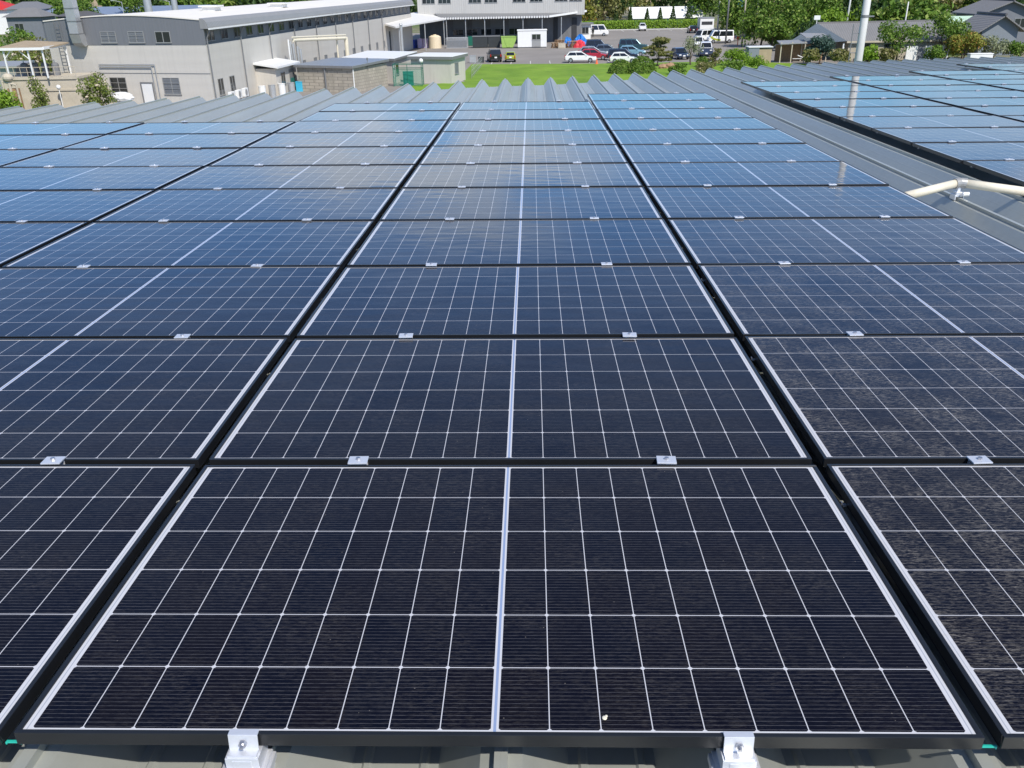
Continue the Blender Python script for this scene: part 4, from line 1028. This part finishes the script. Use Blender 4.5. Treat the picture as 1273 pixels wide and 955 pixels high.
b = MB(); b.add([(0, 0, .25), (.55, 0, .25), (1.5, 0, .55), (1.9, 0, .95), (1.55, 0, .95), (.9, 0, .62), (0, 0, .5)] + [(x, .012, z) for x, z in ((0, .25), (.55, .25), (1.5, .55), (1.9, .95), (1.55, .95), (.9, .62), (0, .5))],
              [tuple(range(7)), tuple(range(7, 14))[::-1]] + [(i, 7 + i, 7 + (i + 1) % 7, (i + 1) % 7) for i in range(7)])
van = [o for o in COL.objects if o.get('label', '').startswith('white delivery van')][0]
o = b.build('stripe', P_lime, van, loc=(.15, .882, .15))
t = thing('kiosk_truck', 'small white box truck with open back by the far trees', 'truck', (36.8, 216.5, G))
b = MB(); b.box(-1.4, 0, .7, 1.4, 3.6, 2.7); b.build('box_body', M['white'], t, bevel=.03); b = MB(); b.box(-1.1, -.02, 1.5, 1.1, -.003, 2.1); b.build('rear_opening', M['dark'], t)
b = MB(); b.box(-1.5, -.1, 2.7, 1.5, 3.7, 2.8); b.build('roof', M['alu'], t); b = MB(); b.box(-1.3, .2, .45, 1.3, 3.4, .7); b.build('chassis', M['trim'], t)
for s_ in (-1.15, 1.15):
    for y in (.7, 3.0):
        b = MB(); b.tube((s_ - .1, y, .4), (s_ + .1, y, .4), .4, n=16); b.build('wheel', M['rubber'], t)
car('parked_car', 'dark low car in the shade beside the box truck', (34.2, 218.5), R(90), 3.9, 1.7, 1.35, P_black)

# two people by the minibus
def person(label, loc, rz, lean):
    t = thing('person', label, 'person', loc, rz, 'people by the minibus')
    J = {'pel': (0, 0, .95, .15), 'spine': (0, .01 + lean, 1.2, .15), 'chest': (0, .02 + lean, 1.4, .165), 'neck': (0, .02 + lean, 1.53, .06), 'head': (0, .0 + lean, 1.66, .1), 'crown': (0, .01 + lean, 1.74, .075)}
    E_ = [('pel', 'spine'), ('spine', 'chest'), ('chest', 'neck'), ('neck', 'head'), ('head', 'crown')]
    for s_, n in ((-1, 'l'), (1, 'r')):
        J.update({n + 'h': (s_ * .1, 0, .9, .1), n + 'k': (s_ * .11, -.02, .5, .068), n + 'a': (s_ * .11, .02, .09, .045), n + 't': (s_ * .12, -.13, .04, .04),
                  n + 's': (s_ * .19, .02 + lean, 1.43, .065), n + 'e': (s_ * .25, .03 + lean, 1.15, .05), n + 'w': (s_ * .24, -.06 + lean, .92, .036), n + 'f': (s_ * .24, -.08 + lean, .82, .035)})
        E_ += [('pel', n + 'h'), (n + 'h', n + 'k'), (n + 'k', n + 'a'), (n + 'a', n + 't'), ('chest', n + 's'), (n + 's', n + 'e'), (n + 'e', n + 'w'), (n + 'w', n + 'f')]
    ks = list(J); me = bpy.data.meshes.new('body'); me.from_pydata([J[k][:3] for k in ks], [(ks.index(a), ks.index(c)) for a, c in E_], [])
    me.materials.append(M['cloth_dark'])
    o = bpy.data.objects.new('body', me); COL.objects.link(o); o.parent = t
    o.modifiers.new('skin', 'SKIN'); o.modifiers.new('sub', 'SUBSURF').levels = 1; o.modifiers['sub'].render_levels = 1
    sv = me.skin_vertices[0].data
    for i, k in enumerate(ks): sv[i].radius = (J[k][3], J[k][3])
    sv[0].use_root = True
    b = MB(); b.ball((0, -.02 + lean, 1.66), .1, .115, .135, 12, 8); b.ball((0, -.135 + lean, 1.65), .018, .025, .025, 6, 5); b.build('face', M['skin'], t, smooth=True)
    b = MB(); b.ball((0, .015 + lean, 1.71), .112, .12, .115, 12, 8); b.build('hair', M['rubber'], t, smooth=True)
    return t
person('person in dark work clothes standing left beside the white minibus', (12.55, 208.3, G), .3, 0)
person('person in dark clothes standing right beside the white minibus', (13.25, 208.6, G), -.5, -.04)

# ------------------------------------------------------------------ lot planting
tree('clipped_tree', 'cloud pruned olive green tree beside the parked cars', 'tree', (17.4, 135.4), 3.2, 2.0, 'l_olive', 4200, .13, base=.6, kind='layers', seed=4)
tree('loose_tree', 'sparse pale small tree standing right of the cloud pruned tree', 'tree', (21.9, 136.2), 3.6, 1.35, 'l_pale', 650, .12, seed=14, base=.6)
tree('round_bush', 'left dome of the clipped dark green bushes at the lawn edge', 'bush', (12.0, 126.0), 1.45, 1.6, 'l_mid', 2600, .11, seed=15, kind='dome')
tree('round_bush', 'taller right dome of the clipped dark green bushes at the lawn edge', 'bush', (14.4, 125.4), 1.8, 1.7, 'l_mid', 2800, .11, seed=16, kind='dome')
tree('leafy_mound', 'bright yellow green leafy mound near the parked minivan', 'bush', (27.6, 134.6), 2.0, 2.0, 'l_bright', 2400, .13, seed=17, base=-.6, blobs=14)
tree('young_pine', 'small dark pine beside the bright leafy mound', 'tree', (24.6, 133.2), 2.0, 1.0, 'l_olive', 900, .12, base=.3, kind='layers', seed=18)
tree('low_bush', 'dark low bush between the loose tree and the small pine', 'bush', (22.9, 133.0), 1.3, 1.1, 'l_mid', 900, .12, seed=19, base=-.3)
for k, (x, y, h_, r_, mt, lb) in enumerate(((18.4, 122.5, 1.2, 1.3, 'l_mid', 'low green bush on the lawn right of the clipped domes'), (21.6, 124.5, 1.4, 1.5, 'l_olive', 'low olive bush on the lawn below the loose tree'), (25.6, 125.5, 1.3, 1.4, 'l_mid', 'low green bush on the lawn below the small pine'), (29.0, 128.5, 1.5, 1.5, 'l_bright', 'low bright bush between the leafy mound and storage cabin'))):
    tree('low_bush', lb, 'bush', (x, y), h_, r_, mt, 1100, .12, seed=220 + k, base=-.3)
for k, (x, y, r) in enumerate(((17.7, 131.6, .45), (18.6, 132.0, .55), (19.4, 131.8, .35))):
    q = random.Random(k + 40); b = MB(); b.ball((0, 0, r * .35), r * 1.3, r, r * .8, 9, 6); b.v = [(x_ * q.uniform(.8, 1.15), y_ * q.uniform(.8, 1.15), z_ * q.uniform(.85, 1.1)) for x_, y_, z_ in b.v]
    tag(b.build('rock', M['rock'], loc=(x, y, G + .04)), '%s brown rock under the cloud pruned tree' % ('left', 'large middle', 'small right')[k], 'rock', 'brown rocks on the lawn edge')
# far side of the lot: hedge, conifers, long white shed
t = tag(MB().build('x', M['bark']), 'x', 'x') if False else None
hb = MB(); q = random.Random(5)
for i in range(6500):
    p = Vector((q.uniform(6, 42), q.uniform(238.5, 240.5), q.uniform(.1, 1.75)))
    leafq(hb, q, p, Vector((0, -1, .4)), .2)
tag(hb.build('hedge', M['l_bright'], loc=(0, 0, G), clean=False), 'long green hedge along the far side of the car park', 'hedge')
t = thing('white_shed', 'long low white shed behind the row of conifers', 'shed', (25.5, 262, G))
b = MB(); b.box(0, 0, 0, 17.5, 6, 1.35); b.build('wall', M['teal_door'], t); b = MB(); b.slab([(-.2, -.3, 1.4), (17.7, -.3, 1.4), (17.7, 3, 3.75), (-.2, 3, 3.75)], .12); b.slab([(-.2, 3, 3.75), (17.7, 3, 3.75), (17.7, 6.3, 1.4), (-.2, 6.3, 1.4)], .12); b.build('roof', M['white'], t)
for k, (x, y, h, r) in enumerate(((20.9, 249.4, 3.7, 1.2), (24.2, 248.8, 3.9, .85), (28.0, 248.2, 3.4, 1.25), (30.9, 247.4, 3.5, 1.25), (33.9, 247.6, 3.7, 1.3), (37.6, 247.8, 4.2, 1.7))):
    tree('conifer', 'dark conifer, %s from the left in front of the long white shed' % ORD[k + 1], 'tree', (x, y), h * 1.12, r, 'l_dark', 800, .2, kind='cone', seed=60 + k, group='conifers in a row by the white shed')

# trees right of the lot
big = [(38.0, 170, 7.6, 3.6, 'l_mid', 'mid green broad tree nearest the parked vans'), (42.0, 166, 7.2, 3.8, 'l_mid', 'mid green tree right of the broad tree by the vans'),
       (37.6, 160, 4.6, 2.6, 'l_mid', 'lower leafy tree in front of the broad tree by the vans'), (46.5, 172, 9.5, 4.6, 'l_mid', 'tall mid green tree behind the hipped house'),
       (41.5, 152, 4.4, 2.7, 'l_dark', 'dark rounded tree beside the open carport'), (47.0, 163, 6.0, 3.0, 'l_bright', 'bright leaved tree left of the house roof'),
       (36.6, 188, 7.8, 3.4, 'l_mid', 'mid green tree behind the white delivery van'), (41.0, 196, 9.0, 4.2, 'l_mid', 'broad tree behind the utility poles')]
for k, (x, y, h, r, mt, lb) in enumerate(big):
    tree('broadleaf_tree', lb, 'tree', (x, y), h, r, mt, 2600, .27, seed=80 + k, base=.4, blobs=14)
near = [(38.0, 134.0, 3.5, 2.0, 'l_blue', 'blue green rounded tree before the hipped house'), (47.5, 133.5, 5.0, 3.2, 'l_mid', 'broad green tree hiding the right part of the hipped house'),
        (54.2, 136.5, 5.5, 3.1, 'l_mid', 'dark trunked tree right of the hipped house'), (43.1, 131.0, 2.4, 1.6, 'l_bright', 'low yellow green bush under the hipped house eave'),
        (56.3, 134.0, 3.7, 2.3, 'l_yellow', 'orange tinged shrub below the gabled house'), (60.0, 134.0, 3.0, 2.0, 'l_pale', 'pale feathery shrub below the gabled house'),
        (62.6, 133.0, 2.6, 1.7, 'l_mid', 'green shrub at the right edge of the photo'), (39.4, 130.0, 2.0, 1.4, 'l_olive', 'low olive bush before the house corner'), (36.2, 131.5, 2.2, 1.2, 'l_olive', 'small olive bush right of the carport'),
        (51.2, 131.0, 2.2, 1.5, 'l_mid', 'low green bush under the broad green tree'), (58.0, 139.0, 3.2, 2.2, 'l_mid', 'mid green shrub between the orange shrub and gabled house'), (45.3, 130.5, 2.0, 1.3, 'l_olive', 'olive bush right of the concrete pole')]
for k, (x, y, h, r, mt, lb) in enumerate(near):
    tree('garden_tree' if h > 3 else 'garden_bush', lb, 'tree' if h > 3 else 'bush', (x, y), h, r, mt, 2200 if h > 3 else 1200, .17, seed=120 + k, base=.3 if h < 4 else 1.1, blobs=12)
# the wood behind, one mass of crowns
wq = random.Random(11)
for part, (mt, cnt) in enumerate((('l_mid', 56), ('l_dark', 34), ('l_olive', 26))):
    wbm = MB()
    for k in range(cnt):
        x = wq.uniform(6, 150); y = wq.uniform(262, 320) if x < 44 else wq.uniform(185, 290); h = wq.uniform(6, 10) + max(0, y - 220) * .05; r = wq.uniform(3.5, 6)
        crown(wbm, wq.randrange(10 ** 6), (x, y, h * .52), r, r, h * .52, 620, .55, 9)
    o = wbm.build('woodland', M[mt], loc=(0, 0, G), clean=False); o['kind'] = 'stuff'; o['label'] = '%s woodland crowns behind the car park' % ('mid green', 'dark green', 'olive')[part]; o['category'] = 'woodland'
for part, (mt, cnt) in enumerate((('l_mid', 40), ('l_dark', 20))):
    wbm = MB()
    for k in range(cnt):
        x = wq.uniform(-190, -35); y = wq.uniform(290, 350); h = wq.uniform(8.5, 12); r = wq.uniform(4, 6.5)
        crown(wbm, wq.randrange(10 ** 6), (x, y, h * .5), r, r, h * .52, 420, .8, 8)
    o = wbm.build('woodland', M[mt], loc=(0, 0, G), clean=False); o['kind'] = 'stuff'; o['label'] = '%s woodland crowns far behind the long factory' % ('mid green', 'dark green')[part]; o['category'] = 'woodland'
far_trees = [(62, 235, 9, 4.5, 'l_dark', 'tall dark evergreen behind the mint roof'), (70, 226, 8.6, 4.2, 'l_dark', 'dark evergreen left of the gabled house top'), (52, 222, 7.5, 4.2, 'l_mid', 'mid green tree behind the middle of the house ridge'),
             (44, 228, 8.5, 4.5, 'l_mid', 'leafy tree behind the left end of the house ridge'), (60, 205, 6.5, 4.0, 'l_bright', 'bright green tree behind the right end of the house ridge'), (13, 246, 8, 3.8, 'l_yellow', 'yellow green tree behind the white minibus'), (18.2, 252, 8.6, 4.0, 'l_olive', 'olive tree left of the first conifer')]
for k, (x, y, h, r, mt, lb) in enumerate(far_trees): tree('wood_edge_tree', lb, 'tree', (x, y), h, r, mt, 1800, .34, seed=160 + k, base=.5, blobs=13)

# ------------------------------------------------------------------ houses on the right
t = thing('hipped_house', 'single storey house with broad grey hipped roof behind garden trees', 'house', (42.5, 138.6, G))
b = MB(); b.box(.4, .4, 0, 13.2, 7.6, 2.3); b.build('wall', M['house_wall'], t)
ev = [(0, 0, 2.35), (14.4, 0, 2.35), (15.0, 8.6, 2.35), (-3.2, 8.6, 2.35)]; rg = [(-2.8, 5.2, 4.3), (13.2, 5.0, 4.35)]
b = MB(); b.add(ev[:2] + [rg[1], rg[0]] + [(x, y, z - .15) for x, y, z in ev[:2]], [(0, 1, 2, 3), (4, 5, 1, 0)]); b.add([ev[2], ev[3], rg[0], rg[1]], [(0, 1, 2, 3)]); b.add([ev[1], ev[2], rg[1]], [(0, 1, 2)]); rfh = b.build('roof', M['house_roof'], t, clean=False)
b = MB(); b.add([ev[0], rg[0], (-6.3, 4.6, 2.2), (-5.0, 1.0, 2.0)], [(0, 1, 2, 3)]); b.add([rg[0], ev[3], (-6.3, 4.6, 2.2)], [(0, 1, 2)]); b.build('hip_roof', M['house_roof_blue'], t, clean=False)
b = MB(); b.box(0, -.08, 2.12, 14.4, 0, 2.33); b.build('gutter', M['stone'], t); b = MB(); b.tube(rg[0], rg[1], .12, n=8); b.build('ridge', M['ridge'], rfh)
window(t, fb2, 1.5, 3.2, .9, 2.0, y=.4, mull=1); window(t, fb2, 5.0, 7.0, .6, 2.0, y=.4, mull=1)
b = MB(); b.box(-.35, .3, 0, -.15, .5, 2.1); b.build('corner_post', M['white'], t)
b = MB(); b.tube((-2.9, 5.2, 4.2), (-2.9, 5.2, 4.9), .05); b.box(-3.3, 5.1, 4.7, -2.5, 5.3, 5.2); b.build('roof_aerial', M['white'], t)
t = thing('open_carport', 'open fronted carport with pale sheet roof left of the hipped house', 'carport', (32.6, 137.8, G))
b = MB(); b.slab([(.8, -1.2, 2.3), (4.3, -1.0, 2.35), (4.6, 2.2, 2.55), (1.0, 2.0, 2.5)], .1); b.slab([(4.2, -.2, 2.95), (7.4, -.2, 2.85), (7.4, 3.2, 3.2), (4.2, 3.2, 3.3)], .1); b.build('roof', M['alu'], t)
for x, y in ((1.0, -.9), (2.4, -.95), (4.1, -.9), (5.3, 0), (7.2, 0), (4.4, 2)):
    b = MB(); b.box(x - .06, y - .06, 0, x + .06, y + .06, 2.45 if x < 5 else 2.85); b.build('post', M['stone'], t)
b = MB(); b.box(1.0, 2.2, 0, 7.3, 2.35, 2.0); b.build('back_wall', M['wood'], t)
b = MB(); b.tube((3.2, -1.1, .9), (4.6, -1.3, .35), .06); b.tube((2.6, -1.1, .5), (5.0, -1.15, .5), .04); b.build('rail', M['white'], t)
t = thing('storage_box', 'grey blue storage cabin with tan plywood front beside the carport', 'shed', (29.4, 136.6, G))
b = MB(); b.box(0, 0, 0, 1.35, 2.2, 1.9); b.build('wall', M['gable'], t); b = MB(); b.box(1.35, .1, .05, 3.0, 2.0, 1.75); b.build('plywood_front', M['tan'], t); b = MB(); b.box(-.08, -.1, 1.9, 3.1, 2.3, 1.99); b.build('roof', M['white'], t)
t = thing('white_wall', 'low white garden wall with dark gate under the trunked tree', 'wall', (51.8, 137.2, G))
b = MB(); b.box(-1.8, 0, 0, -.4, .2, 1.7); b.box(.6, 0, 0, 1.4, .2, 1.7); b.box(1.9, 0, 0, 3.0, .2, 1.7); b.build('panel', M['white'], t); b = MB(); b.box(-.35, .05, 0, .55, .12, 1.6); b.build('gate', M['slate'], t)
b = MB(); b.tube((0, 0, 0), (.25, 0, 2.0), .12, .1); tag(b.build('leaning_post', M['white'], loc=(55.2, 137.0, G)), 'short leaning white post right of the garden wall', 'post')
b = MB(); b.box(-1.4, -.5, 0, 1.4, .5, .5); b.box(-1.45, -.55, .5, 1.45, .55, .6); tag(b.build('water_trough', M['white'], loc=(56.6, 130, G + .62), bevel=.05), 'low white trough just beyond the far roof edge at right', 'trough')
t = thing('gabled_house', 'slate blue gabled house with dark bargeboards at the right edge', 'house', (0, 0, 0))
def gable(x0, x1, y0, y1, ze, zr, wallm, roofm, par, over=.8):
    b = MB(); xm = (x0 + x1) / 2
    b.front([(0, 0), (0, 0)], 0, 0) if False else None
    b.add([(x0, y0, G), (x1, y0, G), (x1, y0, ze), (xm, y0, zr), (x0, y0, ze), (x0, y1, G), (x1, y1, G), (x1, y1, ze), (xm, y1, zr), (x0, y1, ze)],
          [(0, 1, 2, 3, 4), (5, 9, 8, 7, 6), (1, 6, 7, 2), (0, 4, 9, 5), (2, 7, 8, 3), (4, 3, 8, 9)]); b.build('wall', M[wallm], par)
    sl = (zr - ze) / (xm - x0)
    b = MB()
    for s_, xe in ((-1, x0 - over), (1, x1 + over)):
        zz = ze - over * sl
        b.slab([(xe, y0 - over, zz + .12), (xm, y0 - over, zr + .12), (xm, y1, zr + .12), (xe, y1, zz + .12)][::s_], .16)
    b.build('roof', M[roofm], par)
    b = MB(); b.tube((xm, y0 - over - .1, zr + .2), (xm, y1, zr + .2), .16, n=8); b.build('ridge', M['ridge'], par)
gable(61.9, 66.7, 143.5, 152, G + 3.3, G + 4.75, 'gable', 'house_roof', t)
gable(67.6, 75.2, 158, 168, G + 4.7, G + 6.1, 'slate', 'house_roof', t)
window(t, fb2, 72.4, 74.2, G + 2.6, G + 3.9, y=158, mull=1)
t = thing('mint_roof_shed', 'shed with pale mint green roof left of the gabled house', 'shed', (60.4, 150.2, G))
b = MB(); b.box(.3, .3, 0, 5.3, 4, 3.2); b.build('wall', M['slate'], t); b = MB(); b.slab([(0, 0, 3.4), (5.6, 0, 3.4), (5.9, 4.4, 4.45), (.4, 4.4, 4.45)], .12); b.build('roof', M['mint'], t)
t = thing('tiled_outhouse', 'low outhouse with brown grey roof between mint shed and gabled house', 'shed', (59.8, 145.5, G))
b = MB(); b.box(.3, .3, 0, 3, 3, 2.2); b.build('wall', M['slate'], t); b = MB(); b.slab([(0, 0, 2.5), (3.0, -.2, 2.1), (3.2, 3, 3.1), (.3, 3.2, 3.4)], .14); b.build('roof', M['house_roof'], t)

# ------------------------------------------------------------------ poles
t = thing('utility_pole', 'thick pale concrete utility pole with step ladder right of the roof', 'pole', (16.3, 47.85, G))
b = MB(); b.tube((0, 0, 0), (.0, 0, 14), .20, .15, 20); b.build('shaft', M['concrete'], t, smooth=True)
b = MB(); b.tube((0, 0, 8.25), (0, 0, 8.36), .178, n=20); b.box(.1, -.03, 8.27, .42, .03, 8.33); b.build('band', M['trim'], t)
b = MB(); b.tube((-.45, 0, 4.2), (-.45, 0, 8.0), .022, n=8); b.build('ladder_rail', M['trim'], t)
for k in range(6): b = MB(); b.box(-.46, -.02, 5.6 + k * .4, -.14, .02, 5.63 + k * .4); b.build('rung', M['trim'], t)
for k, (x, y, h, r, mt, lb) in enumerate(((34.4, 190, 11, .17, 'concrete', 'pale utility pole beside the box truck'), (34.2, 180, 12, .15, 'trim', 'grey green utility pole left of the blue banner'), (35.4, 172, 12, .14, 'stone', 'tan utility pole just right of the blue banner'), (38.8, 178.5, 12, .16, 'stone', 'thick tan utility pole against the big trees'),
                                          (49.3, 163.4, 11, .16, 'concrete', 'pale leaning pole behind the house ridge, left of two'), (51.6, 163.2, 11, .14, 'stone', 'tan pole behind the house ridge, right of two'), (56.4, 158.0, 6.3, .12, 'concrete', 'short pale pole behind the right part of the house roof'))):
    t = thing('utility_pole', lb, 'pole', (x, y, G), group='utility poles behind the car park')
    b = MB(); b.tube((0, 0, 0), (0 if k != 4 else .3, 0, h), r, r * .7, 12); b.build('shaft', M[mt], t, smooth=True)
    if h > 7: b = MB(); b.box(-.7, -.05, h - .8, .7, .05, h - .7); b.box(-.2, -.2, h - 2.2, .2, .2, h - 1.4); b.build('crossarm', M['trim'], t)
t = thing('blue_banner', 'light blue vertical banner sign high on a post among the poles', 'sign', (37.4, 186.5, G))
b = MB(); b.tube((0, 0, 0), (0, 0, 8), .06); b.build('post', M['trim'], t); b = MB(); b.box(-.45, -.06, 5.3, .45, -.0, 8.4); b.build('banner', M['skyblue'], t)
b = MB(); b.tube((0, 0, 0), (0, 0, 1.2), .07); b.box(-.25, -.05, .9, .25, .05, 1.3); tag(b.build('marker_post', M['orange'], loc=(35.4, 175.5, G)), 'short orange marker post right of the striped van', 'post')

# ------------------------------------------------------------------ far left skyline
def far_house(name, label, x, y, w, d_, h, rh, wallm, roofm):
    t = thing(name, label, 'house', (x, y, G))
    b = MB(); b.box(0, 0, 0, w, d_, h); b.build('wall', M[wallm], t)
    b = MB(); o_ = .7; b.add([(-o_, -o_, h), (w + o_, -o_, h), (w + o_, d_ + o_, h), (-o_, d_ + o_, h), (w * .28, d_ / 2, h + rh), (w * .72, d_ / 2, h + rh)], [(0, 1, 5, 4), (1, 2, 5), (2, 3, 4, 5), (3, 0, 4), (0, 3, 2, 1)]); b.build('roof', M[roofm], t)
    window(t, fb2, w * .2, w * .45, h * .35, h * .75, y=0, mull=1); return t
far_house('red_house', 'house with long red roof at the top left corner', -152.5, 276, 18.5, 9, 5.6, 2.4, 'white', 'red_roof')
far_house('grey_house', 'house with grey hipped roof at the far left', -113, 230, 7.6, 7, 4.9, 1.7, 'slate', 'house_roof')
far_house('blue_roof_house', 'house with blue grey roof behind the grey hipped house', -131, 268, 9, 8, 5.8, 1.6, 'white', 'trim')
far_house('brown_house', 'low brown roofed house right of the grey hipped house', -107, 242, 8, 7, 4.6, 1.0, 'slate', 'ridge')
for k, (x, y) in enumerate(((-104, 248), (-113, 262), (-97, 262), (-120, 285))):
    tree('roadside_tree', 'leafy tree behind the far left houses, %s from the front' % ORD[k + 1], 'tree', (x, y), 8.5 + k * .6, 4.2, 'l_mid', 1500, .34, seed=200 + k, base=1, group='trees behind the far left houses')
t = thing('blue_roof_works', 'long low building with blue grey roof behind the factory', 'building', (-122, 262, G))
b = MB(); b.box(0, 0, 0, 40, 12, 4.4); b.build('wall', M['white'], t); b = MB(); b.slab([(-1, -1, 4.5), (41, -1, 4.5), (41, 12, 5.9), (-1, 12, 5.9)], .3); b.build('roof', M['blue_roof'], t)
for k, (x, r) in enumerate(((-91.5, .9), (-85, .7))):
    t = thing('silo', 'grey tapered silo behind the factory roof, %s' % ('wider left one' if k == 0 else 'narrower right one'), 'silo', (x, 258, G), group='grey silos behind the factory')
    b = MB(); b.tube((0, 0, 0), (0, 0, 8.5), r * 1.25, r, 18); b.build('vessel', M['galv'], t); b = MB(); b.tube((0, 0, 8.5), (0, 0, 10), r, r * .3, 18); b.build('cap', M['galv'], t)
for k, x in enumerate((-84, -74)):
    t = thing('street_lamp', 'tall thin street lamp behind the factory roof, %s of two' % ('left' if k == 0 else 'right'), 'street lamp', (x, 222, G), group='street lamps behind the factory')
    b = MB(); b.tube((0, 0, 0), (0, 0, 7.5), .1, .07); b.build('post', M['galv'], t); b = MB(); b.tube((0, 0, 7.4), (-1.6, 0, 7.8), .06); b.box(-2.2, -.12, 7.7, -1.5, .12, 7.85); b.build('lamp_head', M['galv'], t)

bpy.context.view_layer.update()
